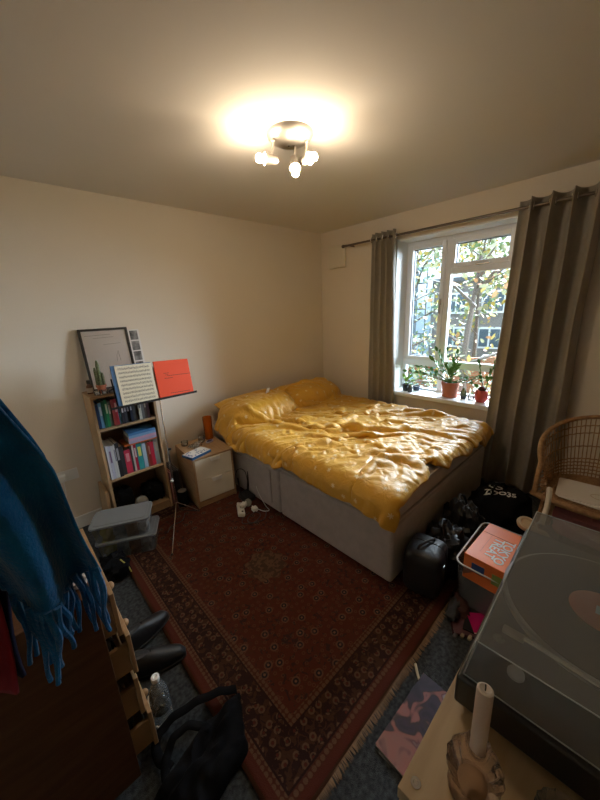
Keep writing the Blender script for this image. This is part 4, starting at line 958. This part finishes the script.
# ------------------------------------------------------------------ tub with orange box
tb = thing('plastic_crate', 'open clear plastic box holding the orange snack box beside the turntable', 'storage box', (1.76, .325, 0), 0)
def shellbox(l0, w0, l1, w1, hh, th):
    b = MB(); o0, o1, i1, i0 = rrect(l0, w0, .04), rrect(l1, w1, .045), rrect(l1 - 2 * th, w1 - 2 * th, .042), rrect(l0 - 2 * th, w0 - 2 * th, .037); n = len(o0)
    V = [[b.bm.verts.new((p[0], p[1], z)) for p in r_] for r_, z in ((o0, 0), (o1, hh), (i1, hh), (i0, th))]
    b.bm.faces.new(V[0][::-1]); b.bm.faces.new(V[3])
    for a, c in zip(V, V[1:]):
        for k in range(n): b.bm.faces.new((a[k], a[(k + 1) % n], c[(k + 1) % n], c[k]))
    return b
shellbox(.40, .30, .45, .34, .285, .003).build('body', M['tubplastic'], tb)
MB().tube([(p[0], p[1], .285) for p in rrect(.454, .344, .045)], .0045, closed=True).build('rim', simple('tub rim', (.52, .54, .55), .35), tb)
ob = thing('orange_snack_box', 'orange card box with white lettering propped in the open plastic box', 'box', (1.70, .345, .215), -3); ob.rotation_euler = (0, math.radians(-1.5), math.radians(-3))
MB().box((0, 0, .075), (.33, .20, .15)).build('carton', M['boxorange'], ob, bevel=.002)
q = MB(); q.box((.07, 0, .1506), (.002, .19, .0012)); q.box((-.02, .05, .1504), (.16, .0015, .0008)); q.build('lid_crease', simple('crease', (.55, .14, .05)), ob)
tmx = Matrix.Translation((-.03, -.038, .1512)) @ Matrix.Rotation(PI, 4, 'Z')
text(ob, 'TOKYO', .060, tmx, ltm, ext=.0006); text(ob, 'TREAT', .060, Matrix.Translation((-.03, .008, .1512)) @ Matrix.Rotation(PI, 4, 'Z'), ltm, ext=.0006)
MB().box((-.1655, .03, .09), (.0015, .06, .05)).build('blue_print', simple('print blue 2', (.03, .07, .25)), ob); MB().box((-.1655, -.06, .08), (.0015, .05, .06)).build('green_print', simple('print green', (.25, .35, .08)), ob)
for k, (lx, c, nm) in enumerate(((-.12, (.12, .08, .14), 'purple'), (.0, (.25, .22, .2), 'grey'), (.12, (.08, .12, .10), 'dark green'))):
    o = MB().blob((0, 0, .095), (.06, .12, .10), nz=.2, seed=k + 3, floor=0, e=.6, seg=16).build('packed_cloth', simple('packed ' + nm, c, .9)); o.location = (1.76 + lx, .325, .005); tag(o, '%s packed item inside the open plastic box under the orange box' % nm, 'cloth')
# cream headphones lying over the orange box
hp = thing('over_ear_headphones', 'cream headphones with tan ear pads between orange box and turntable', 'headphones', (1.93, .255, .40), 0)
MB().tube([(.10 + .0, -.03 + .0, -.02), (.16, -.035, .06), (.20, -.03, .12), (.26, -.02, .13)], .014, seg=10).build('headband', simple('cream plastic', (.58, .52, .42), .4), hp)
hpm = Matrix.Translation((.0, .02, .0)) @ rotm('X', 10) @ rotm('Y', -12)
MB().lathe([(.046, 0), (.05, .010), (.046, .022), (.034, .024), (.026, .016), (0, .014)], mx=hpm, seg=30).build('ear_pad', simple('tan pad', (.50, .38, .26), .6), hp); MB().lathe([(0, -.012), (.032, -.010), (.046, 0)], mx=hpm, seg=30, cap=False).build('ear_cup', simple('cream plastic', (.58, .52, .42), .4), hp)
hpm2 = Matrix.Translation((-.04, -.05, -.02)) @ rotm('Y', -40)
MB().lathe([(.042, 0), (.046, .010), (.042, .022), (.03, .024), (.022, .016), (0, .014)], mx=hpm2, seg=30).build('ear_pad', simple('tan pad', (.50, .38, .26), .6), hp)
MB().tube([(.0, .02, -.01), (.06, .0, -.015), (.11, -.03, -.01)], .006).build('yoke', simple('cream plastic', (.58, .52, .42), .4), hp)

# ------------------------------------------------------------------ floor things right of the rug
for k, (nm, lab, x_, y_, z_, rz_, c, sz) in enumerate((
    ('cd_case', 'dark red flat jewel case on the carpet between rug and plastic box', 1.455, .395, .0, 30, (.05, .02, .025), (.142, .125, .010)),
    ('cd_case', 'black flat case lying partly under the dark red case', 1.50, .34, .0102, 12, (.02, .02, .022), (.142, .125, .010)),
    ('booklet', 'bright magenta booklet on top of the flat cases', 1.50, .33, .0206, 38, (.45, .01, .12), (.12, .10, .004)))):
    t = thing(nm, lab, 'case' if k < 2 else 'booklet', (x_, y_, z_), rz_); MB().box((0, 0, sz[2] / 2), sz).build('case_body' if k < 2 else 'pages', simple('flat %d' % k, c, .25), t, bevel=.001)
    if k == 0: MB().box((0, 0, sz[2] + .0005), (.13, .11, .001)).build('inlay', simple('inlay', (.10, .04, .045), .3), t)
    if k == 2: MB().box((-.058, 0, .0045), (.004, .10, .001)).build('edge', M['paper'], t)
for k, (x_, y_, z_, c, lb) in enumerate(((1.385, .375, .0, (.28, .20, .12), 'tan trinket beside the flat cases'), (1.36, .40, 0, (.06, .05, .05), 'dark small keyring beside the tan trinket'), (1.40, .345, 0, (.5, .42, .3), 'cream bead by the edge of the turntable'))):
    o = MB().blob((0, 0, .007), (.014, .009, .008), nz=.3, seed=k, floor=0, seg=12).build('trinket', simple('trinket %d' % k, c)); o.location = (x_, y_, z_); tag(o, lb, 'trinket', 'trinkets on the carpet')
for k, (x_, y_, rz_, c, lb) in enumerate(((1.56, .545, 40, (.05, .014, .010), 'dark red patterned scarf end on the rug corner'), (1.50, .56, 10, (.03, .03, .03), 'black strap end on the rug corner'))):
    o = MB().blob((0, 0, .018), (.07, .03, .02), nz=.35, seed=k + 5, floor=0, seg=18).build('cloth_scrap', simple('scrap %d' % k, c, .9)); o.location = (x_ - .02, y_ - .10, .0125 if k == 0 else .013); o.rotation_euler = (0, 0, math.radians(rz_)); tag(o, lb, 'cloth')
cable('cream cable end on the carpet by the magazine', [(1.10, .475, .005), (1.06, .44, .006), (1.03, .40, .006)], .006, simple('cream cable', (.60, .55, .42)), n=6)
mg = thing('magazine', 'purple magazine with a portrait of people in pink and white on the carpet', 'magazine', (.90, .315, .007), -2)
MB().box((0, 0, .003), (.36, .24, .006)).build('pages', M['pages'], mg)
def mag_mat():
    m = bpy.data.materials.new('magazine print'); m.use_nodes = True; N = m.node_tree.nodes; L = m.node_tree.links; b = N['Principled BSDF']; b.inputs['Roughness'].default_value = .3
    tc = N.new('ShaderNodeTexCoord'); n = N.new('ShaderNodeTexNoise'); n.inputs['Scale'].default_value = 11; n.inputs['Detail'].default_value = 1.5; n.inputs['Distortion'].default_value = .8
    L.new(tc.outputs['Object'], n.inputs[0]); c = N.new('ShaderNodeValToRGB'); L.new(n.outputs[0], c.inputs[0]); e = c.color_ramp.elements
    e[0].position = .36; e[0].color = (.014, .009, .022, 1); e[1].position = .72; e[1].color = (.30, .24, .24, 1)
    for p, q in ((.44, (.03, .014, .035, 1)), (.50, (.03, .015, .02, 1)), (.54, (.24, .08, .07, 1)), (.62, (.22, .09, .08, 1)), (.66, (.10, .03, .04, 1))): k = e.new(p); k.color = q
    L.new(c.outputs[0], b.inputs['Base Color']); return m
MB().box((0, 0, .0066), (.362, .242, .001)).build('cover', mag_mat(), mg)
q = MB().box((0, 0, .0035), (.30, .24, .007)).build('dark_magazine', simple('dark mag', (.02, .02, .024), .3)); q.location = (.87, .31, 0); q.rotation_euler = (0, 0, .06); tag(q, 'black magazine lying underneath the purple one', 'magazine')

# ------------------------------------------------------------------ record cabinet, turntable, candle
TX0, TY1, TZ = .278, .132, .955
cab = thing('oak_cabinet', 'pale board topped cabinet in the near right corner under the turntable', 'cabinet', ((TX0 + 1.0) / 2, (TY1 - .72) / 2, 0)); cw, cdp = 1.0 - TX0, TY1 + .72
MB().box((0, 0, TZ - .011), (cw, cdp, .022)).build('top_panel', M['oakx'], cab, bevel=.001)
for s_ in (-1, 1): MB().box((0, s_ * (cdp / 2 - .011), (TZ - .022) / 2), (cw - .01, .02, TZ - .022)).build('side_panel', M['oak'], cab)
MB().box((cw / 2 - .02, 0, (TZ - .022) / 2), (.012, cdp - .042, TZ - .03)).build('back_panel', M['oak'], cab)
for z_ in (.05, .45): MB().box((-.01, 0, z_), (cw - .05, cdp - .042, .018)).build('shelf', M['oak'], cab)
def screw(x_, y_):
    q = MB().lathe([(.0065, 0), (.0068, .0008), (.0035, .0009), (.003, .0002), (0, .0002)], c=(x_, y_, TZ), seg=20).build('screw', M['chrome'], cab); q.data.transform(Matrix.Translation((-cab.location.x, -cab.location.y, 0))); return q
screw(.299, .116); screw(.299, -.68)
tt = thing('turntable', 'black turntable with a smoky acrylic lid on the oak cabinet', 'turntable', (.675, -.062, TZ), 1.5)
pw, pdp = .485, .372
for sx in (-1, 1):
    for sy in (-1, 1): MB().cyl((sx * .19, sy * .145, 0), (sx * .19, sy * .145, .014), .025).build('foot', M['black'], tt)
MB().box((0, 0, .041), (pw, pdp, .056)).build('plinth', simple('satin black', (.016, .016, .017), .35), tt, bevel=.004)
MB().lathe([(.150, .069), (.158, .070), (.158, .079), (.150, .081), (0, .081)], c=(.038, .027, 0), seg=64).build('platter', simple('platter', (.25, .25, .26), .4), tt)
ta = thing; 
arm = MB(); arm.tube([(-.150, -.175, .099), (-.150, -.125, .098), (-.138, .02, .098), (-.128, .120, .096)], .004, seg=8); arm.build('tonearm', M['chrome'], tt)
MB().lathe([(.030, .069), (.030, .082), (.016, .084), (.016, .10), (0, .10)], c=(-.15, -.125, 0), seg=28).build('arm_base', M['black'], tt)
MB().box((-.127, .135, .093), (.015, .032, .007), None).build('headshell', simple('grey shell', (.30, .28, .25), .4), tt, bevel=.002)
MB().cyl((-.145, .152, .069), (-.145, .152, .084), .009).build('cue_light', M['chrome'], tt); MB().lathe([(.012, .069), (.012, .074), (0, .075)], c=(-.178, .118, 0)).build('start_button', simple('grey button', (.4, .4, .42), .3), tt)
cz0, cz1 = .0695, .138; cv = MB(); l0, w0, l1, w1 = pw - .018, pdp - .016, pw - .040, pdp - .036
A = [cv.bm.verts.new(p) for p in ((-l0 / 2, -w0 / 2, cz0), (l0 / 2, -w0 / 2, cz0), (l0 / 2, w0 / 2, cz0), (-l0 / 2, w0 / 2, cz0))]; Bv = [cv.bm.verts.new(p) for p in ((-l1 / 2, -w1 / 2, cz1), (l1 / 2, -w1 / 2, cz1), (l1 / 2, w1 / 2, cz1), (-l1 / 2, w1 / 2, cz1))]
cv.bm.faces.new(Bv)
for k in range(4): cv.bm.faces.new((A[k], A[(k + 1) % 4], Bv[(k + 1) % 4], Bv[k]))
dc = cv.build('dust_cover', M['acryl'], tt, smooth=False)
edge = MB(); EM = simple('acrylic edge', (.42, .45, .47), .2)
for (P0, P1) in (((-l1 / 2, -w1 / 2, cz1), (l1 / 2, -w1 / 2, cz1)), ((l1 / 2, -w1 / 2, cz1), (l1 / 2, w1 / 2, cz1)), ((l1 / 2, w1 / 2, cz1), (-l1 / 2, w1 / 2, cz1)), ((-l1 / 2, w1 / 2, cz1), (-l1 / 2, -w1 / 2, cz1)), ((-l0 / 2, w0 / 2, cz0), (-l1 / 2, w1 / 2, cz1)), ((l0 / 2, w0 / 2, cz0), (l1 / 2, w1 / 2, cz1)), ((-l0 / 2, w0 / 2, cz0 + .001), (l0 / 2, w0 / 2, cz0 + .001)), ((-l0 / 2, w0 / 2, cz0 + .001), (-l0 / 2, -w0 / 2, cz0 + .001))): edge.cyl(P0, P1, .0011, seg=6)
edge.build('lid_edge', EM, dc)
rc = thing('vinyl_record', 'black vinyl record with orange centre label under the turntable lid', 'record', (.7123, -.034, TZ + .0815))
def groove():
    m = mat('record vinyl', (.014, .014, .015), .28); N = m.node_tree.nodes; L = m.node_tree.links; tc = N.new('ShaderNodeTexCoord'); v = N.new('ShaderNodeTexWave'); v.wave_type = 'RINGS'; v.rings_direction = 'Z'; v.inputs['Scale'].default_value = 120
    L.new(tc.outputs['Object'], v.inputs[0]); bp = N.new('ShaderNodeBump'); bp.inputs['Strength'].default_value = .15; bp.inputs['Distance'].default_value = .001; L.new(v.outputs[0], bp.inputs['Height']); L.new(bp.outputs[0], N['Principled BSDF'].inputs['Normal']); return m
MB().lathe([(0, 0), (.150, 0), (.151, .0009), (.150, .0018), (0, .0018)], seg=96).build('disc', groove(), rc)
MB().lathe([(.0505, .0019), (.05, .0022), (0, .0022)], seg=48).build('centre_label', simple('label orange', (.72, .22, .12), .5), rc)
MB().box((0.0, 0.0, .0027), (.022, .022, .0006)).build('label_patch', M['paper'], rc); MB().lathe([(.0035, .003), (.0035, .010), (0, .011)], seg=14).build('spindle', M['chrome'], rc)
ch_ = thing('candle_holder', 'swirled rose glass candle holder on the oak cabinet by the turntable', 'candle holder', (.347, .060, TZ))
prof = [(.0, .0), (.032, 0), (.036, .004), (.030, .010), (.022, .016), (.030, .026), (.040, .040), (.041, .050), (.034, .062), (.020, .070), (.0145, .075), (.0165, .083), (.018, .092), (.0165, .093), (.0125, .088), (.0115, .076), (0, .074)]
prof = [(r_ * .84, z_) for r_, z_ in prof]
ch2 = MB().lathe(prof, seg=64, wob=lambda a, z: 1 + (.03 * math.sin(14 * a + z * 70) if .012 < z < .072 else .02 * math.sin(14 * a))).build('holder', M['pinkglass'], ch_)
cn = thing('candle', 'half burned pale pink taper candle standing in the glass holder', 'candle', (.347, .060, TZ + .0775)); cn.rotation_euler = (math.radians(-2), math.radians(6), 0)
MB().lathe([(.0085, .0), (.0095, .004), (.0098, .094), (.0094, .0985), (.007, .0995), (.004, .097), (0, .0965)], seg=32).build('wax', M['wax'], cn)
MB().tube([(0, 0, .096), (.0008, 0, .100), (.003, .001, .103)], .0009, seg=6).build('wick', M['ink'], cn)
gd = thing('glass_dish', 'small clear ridged glass dish at the bottom edge of the cabinet top', 'dish', (.385, -.035, TZ)); MB().lathe([(.018, 0), (.026, .006), (.033, .022), (.030, .022), (.024, .008), (0, .006)], seg=40, wob=lambda a, z: 1 + .03 * math.sin(16 * a)).build('dish', M['clear'], gd)

# ------------------------------------------------------------------ chest of drawers at left
CX1, CY0, CH = .06, .99, .82
chs = thing('chest_of_drawers', 'dark wooden chest with pulled out pine drawers in the near left corner', 'chest of drawers', (CX1, CY0, 0))
cwd, cdd = .46, .46; DW = M['darkwood']
MB().box((-cdd / 2, .009, CH / 2), (cdd, .018, CH)).build('side_panel', DW, chs, bevel=.002); MB().box((-cdd / 2, cwd - .009, CH / 2), (cdd, .018, CH)).build('side_panel', DW, chs, bevel=.002)
MB().box((-cdd / 2, cwd / 2, CH - .009), (cdd, cwd - .037, .018)).build('top_panel', DW, chs, bevel=.002)
MB().box((-cdd + .006, cwd / 2, CH / 2 - .02), (.008, cwd - .037, CH - .05)).build('back_panel', DW, chs); MB().box((-cdd / 2 + .01, cwd / 2, .04), (cdd - .03, cwd - .037, .018)).build('bottom_panel', DW, chs)
PW = M['pinewood']
for k, (z_, op) in enumerate(((.70, .035), (.52, .052), (.335, .045), (.15, .062))):
    dr = MB().box((op + .006, cwd / 2, z_), (.014, cwd - .012, .165)).build('drawer', PW, chs, bevel=.002)
    bx_ = MB()
    for yy in (.026, cwd - .026): bx_.box((op - .17, yy, z_ - .018), (.34, .012, .115))
    bx_.box((op - .17, cwd / 2, z_ - .073), (.33, cwd - .06, .008)).box((op - .338, cwd / 2, z_ - .02), (.012, cwd - .06, .11)); bx_.build('drawer_box', PW, dr)
    for yy in (.15,): MB().blob((op + .024, yy, z_), (.013, .014, .014), e=1, seg=14).build('knob', PW, dr)
for k, (z_, op, c, nm) in enumerate(((.735, .0, (.01, .01, .012), 'black'), (.555, .004, (.012, .012, .014), 'jet black'), (.37, 0, (.10, .08, .07), 'dull brown'), (.18, .004, (.010, .010, .010), 'dark'))):
    o = MB().blob((0, 0, 0), (.040, .17, .030), nz=.3, ns=4, seed=k + 11, e=.6, seg=30).build('folded_clothes', simple('clothes ' + nm, c, .95)); o.location = (CX1 - .012, CY0 + .215, z_ - .002)
    tag(o, '%s clothes poking out of the %s drawer of the dark chest' % (nm, ['top', 'second', 'third', 'bottom'][k]), 'clothes', 'clothes in the chest drawers')
wc = MB().blob((0, 0, .022), (.05, .055, .024), nz=.3, seed=5, floor=0, seg=30).build('white_cloth', simple('cloth white', (.50, .45, .42), .9)); wc.location = (CX1 - .045, CY0 + .10, CH); tag(wc, 'crumpled off white cloth on the chest top behind the scarf fringe', 'cloth')
bb = thing('cream_box', 'flat cream box on the chest top at the far left edge', 'box', (-.17, 1.25, CH)); MB().box((0, 0, .012), (.16, .09, .024)).build('box_body', simple('beige box', (.45, .38, .30)), bb, bevel=.003); MB().box((0, 0, .026), (.163, .093, .004)).build('box_lid', simple('beige box', (.45, .38, .30)), bb, bevel=.001)
ts = thing('wall_socket', 'white wall socket with a plug low on the back wall left of the bookcase', 'socket', (.20, YA, .46))
MB().box((0, -.005, 0), (.146, .010, .086)).build('face_plate', M['white'], ts, bevel=.003); MB().box((-.03, -.028, .0), (.045, .036, .045)).build('plug', M['white'], ts, bevel=.008)
MB().tube([(-.03, -.045, -.02), (-.035, -.05, -.12), (-.06, -.03, -.30), (-.10, -.03, -.43)], .003).build('cord', M['white'], ts)

# ------------------------------------------------------------------ coat stand, scarf, red garment
cs = thing('coat_stand', 'dark metal coat stand holding the blue scarf at the left edge', 'coat stand', (-.36, .70, 0))
MB().lathe([(.14, 0), (.145, .008), (.14, .016), (.02, .022), (0, .022)], seg=36).build('base', M['rod'], cs); MB().cyl((0, 0, .02), (0, 0, 1.70), .012).build('pole', M['rod'], cs)
for k in range(4):
    a = k * PI / 2; MB().tube([(0, 0, 1.50), (.12 * math.cos(a), .12 * math.sin(a), 1.50), (.22 * math.cos(a), .22 * math.sin(a), 1.515), (.245 * math.cos(a), .245 * math.sin(a), 1.56)], .007).build('hook', M['rod'], cs)
SC = thing('scarf', 'fluffy teal blue wool scarf with long fringe hanging at the left edge', 'scarf', (-.13, .70, 1.50))
SB = Vector((-.13, .70, 1.50))
Lp = [(-.16, 1.52), (-.150, 1.46), (-.135, 1.38), (-.120, 1.30), (-.102, 1.22), (-.084, 1.14), (-.076, 1.10)]
Rp = [(-.07, 1.53), (-.012, 1.475), (.010, 1.40), (.030, 1.335), (.043, 1.25), (.053, 1.175), (.062, 1.10)]
def lerpl(P, v):
    t = v * (len(P) - 1); i = min(int(t), len(P) - 2); f = t - i; return Vector((P[i][0] * (1 - f) + P[i + 1][0] * f, P[i][1] * (1 - f) + P[i + 1][1] * f))
def scf(u, v, off=0, fold=2.6, amp=.036):
    a, b = lerpl(Lp, v), lerpl(Rp, v); p = a.lerp(b, u); g = math.sin(u * PI * fold + .8 + v * .8)
    y = amp * (.35 + .65 * v) * (abs(g) ** .75 * math.copysign(1, g)) + .004 * noise.noise(Vector((u * 6, v * 6, 2)))
    return Vector((p.x + .004 * math.sin(v * 9 + u * 4), SB.y + y + off, p.y - .05 * v * math.sin(u * PI) * .6)) - SB
MB().grid(scf, 70, 60).build('wool_cloth', M['teal'], SC, solid=.006, sub=1)
rnd = random.Random(6)
L2 = lambda u, v: scf(u, v, .035, 2.0, .012) + Vector((-.010 * v, 0, .02))
MB().grid(L2, 40, 40).build('back_layer', M['teal'], SC, solid=.006)
nf = 17
for k in range(nf):
    u = (k + .5) / nf; b0 = scf(u, .985); 
    L_ = .135 + .04 * math.sin(u * 9) + rnd.uniform(-.015, .02)
    dx = rnd.uniform(-.010, .012) + .006 * (u - .5); ph = rnd.uniform(0, 6); pts = []
    for q in range(9):
        t = q / 8; pts.append(b0 + Vector((dx * t + .0035 * math.sin(ph + t * 7), .006 * math.sin(ph * 2 + t * 4), .012 - L_ * t)))
    MB().tube(pts, .0058, seg=7, rf=lambda q: 1.25 - .55 * q + .12 * math.sin(q * 40)).build('fringe_tassel', M['teal'], SC)
rg_ = thing('red_garment', 'deep red cloth hanging at the far left edge below the scarf', 'clothing', (-.118, .66, 1.185))
MB().grid(lambda u, v: Vector((-.10 + .135 * u - .014 * v * v, .02 * math.sin(u * 9 + v), -.06 - .15 * v + .05 * u * (1 - v))), 24, 24).build('cloth', M['red'], rg_, solid=.005)
MB().tube([(-.02, 0, -.04), (-.05, .02, .2), (-.08, .035, .42)], .004).build('hanging_loop', M['red'], rg_)

dc_ = thing('dark_coat', 'dark navy coat hanging behind the blue scarf at the far left edge', 'coat', (-.30, .79, 1.50))
MB().grid(lambda u, v: Vector((-.02 + .24 * u + .02 * math.sin(v * 5), .018 * math.sin(u * 14 + v * 2) * (1 + v), -.62 * v - .16 * u * (1 - v) ** 2)), 40, 30).build('coat_body', mat('navy wool', (.010, .010, .024), .9, spec=.1), dc_, solid=.008)
MB().tube([(-.02, 0, 0), (-.04, -.02, .02), (-.06, -.05, .03)], .004).build('hanging_loop', M['blackm'], dc_)

# ------------------------------------------------------------------ shoes, bottle, tote bag on the floor
def shoe(label, loc, rz, L_=.27, m=None, name='shoe'):
    t = thing(name, label, 'shoe', loc, rz, 'black shoes beside the chest'); m = m or M['leather']
    def hw(s): return .036 + .012 * math.sin(PI * min(1, s * 1.15)) + .006 * (s > .55) * math.sin(PI * (s - .55) / .45) if s < .98 else .012
    so = MB(); pts = []
    n = 20
    for k in range(n + 1): s = k / n; w = (.040 + .012 * s) * (math.sin(PI * (s * .96 + .02)) ** .35); pts.append((s * L_ - L_ / 2, w))
    poly = pts + [(x_, -w) for x_, w in reversed(pts)]
    so.prism(poly, 0, .018); so.build('sole', M['black'], t, bevel=.003)
    up = MB()
    def f(u, v):
        s = v; a = PI * u; w = (.038 + .011 * s) * (math.sin(PI * (s * .96 + .02)) ** .4); hgt = .075 * (1 - s) ** .6 + .035 if s < .45 else .035 + .054 * max(0, 1 - (s - .45) / .55) ** 1.1
        if s > .93: hgt *= 1 - (s - .93) / .07 * .6
        return Vector((s * L_ * .98 - L_ / 2 + .004, w * math.cos(a), .016 + hgt * math.sin(a) ** .6))
    up.grid(f, 20, 26)
    up.build('upper', m, t, sub=1)
    MB().lathe([(.030, 0), (.022, -.004), (0, -.006)], mx=Matrix.Translation((-L_ * .27, 0, .1125)) @ rotm('Y', 6) @ Matrix.Diagonal((1.5, .8, 1, 1)), seg=24).build('opening', simple('lining', (.03, .028, .028), .9), t)
    q = MB()
    for k in range(4): xx = -.02 + k * .022; q.tube([(xx, -.018, .095 - k * .010), (xx + .004, 0, .106 - k * .011), (xx, .018, .095 - k * .010)], .0025, seg=5)
    q.build('laces', M['blackm'], t); return t
shoe('black shoe on the carpet by the rug edge, the farther of the two', (.262, 1.52, .001), 18, L_=.26)
shoe('black shoe beside the clear bottle, the nearer of the two', (.245, 1.330, .001), -18, L_=.26)
wb_ = thing('water_bottle', 'clear plastic water bottle with white cap standing on the carpet', 'bottle', (.185, 1.10, 0), 0)
MB().lathe([(0, .004), (.022, .0), (.035, .006), (.037, .02), (.037, .06), (.035, .066), (.037, .072), (.037, .12), (.035, .126), (.037, .132), (.034, .16), (.022, .195), (.013, .208), (.013, .222)], seg=32).build('body', M['clear'], wb_)
MB().lathe([(.0150, .218), (.0150, .238), (.0085, .2395), (.0055, .236), (0, .236)], seg=24).build('cap', M['white'], wb_)
MB().lathe([(.0375, .075), (.0375, .117)], seg=32, cap=False).build('wrapper', thin_glass('bottle wrapper', (.6, .62, .64), 1.4, .2, .3, (.3, .32, .34)), wb_)
tg_ = MB().box((0, 0, .006), (.05, .022, .012)).build('cream_tag', simple('tag cream', (.50, .42, .30)), bevel=.003); tg_.location = (.165, 1.20, 0); tg_.rotation_euler = (0, 0, 1.2); tag(tg_, 'small cream tag on the carpet by the second drawer', 'tag')
to = thing('tote_bag', 'floppy black cloth bag with long straps lying on the rug corner in front', 'bag', (.27, .86, .008), 0)
def totef(top):
    def f(u, v):
        a, b = u * 2 - 1, v * 2 - 1
        # corners laid out on the floor
        P00, P10, P11, P01 = Vector((.19, .10)), Vector((.10, -.10)), Vector((-.20, -.16)), Vector((-.20, .03))
        p = P00.lerp(P10, v).lerp(P01.lerp(P11, v), u); e = ((1 - a ** 4) * (1 - b ** 4)) ** .5
        z = (.002 + e * (.075 + .05 * noise.noise(Vector((u * 3, v * 3, 4))) + .02 * noise.noise(Vector((u * 8, v * 8, 1))))) if top else .001
        return Vector((p.x + .01 * noise.noise(Vector((u * 5, v * 5, 9))), p.y + .012 * noise.noise(Vector((u * 5, v * 5, 2))), max(z, .001)))
    return f
b = MB(); b.grid(totef(True), 36, 30); b.grid(totef(False), 36, 30); b.build('body', M['blackm'], to)
def ribbon(pts, wd, m, parent):
    P = [Vector(p) for p in pts]; out = []
    for i in range(len(P) - 1):
        p0, p1, p2, p3 = P[max(i - 1, 0)], P[i], P[i + 1], P[min(i + 2, len(P) - 1)]
        for k in range(7): t = k / 7; out.append(.5 * ((2 * p1) + (-p0 + p2) * t + (2 * p0 - 5 * p1 + 4 * p2 - p3) * t * t + (-p0 + 3 * p1 - 3 * p2 + p3) * t ** 3))
    out.append(P[-1]); b = MB(); n = len(out)
    def f(u, v):
        i = round(u * (n - 1)); t = (out[min(i + 1, n - 1)] - out[max(i - 1, 0)]).normalized(); s = t.cross(Vector((0, 0, 1))).normalized(); return out[i] + s * wd * (v - .5) + Vector((0, 0, .004 * math.sin(i)))
    b.grid(f, n - 1, 2); return b.build('strap', m, parent, solid=.003)
ribbon([(.175, .095, .03), (.12, .12, .055), (.03, .155, .06), (-.07, .185, .04), (-.135, .175, .02), (-.15, .12, .012), (-.13, .05, .03)], .034, M['blackm'], to)
ribbon([(.02, .03, .07), (-.03, .09, .075), (-.09, .11, .055), (-.14, .07, .04), (-.155, .02, .04)], .03, M['blackm'], to)
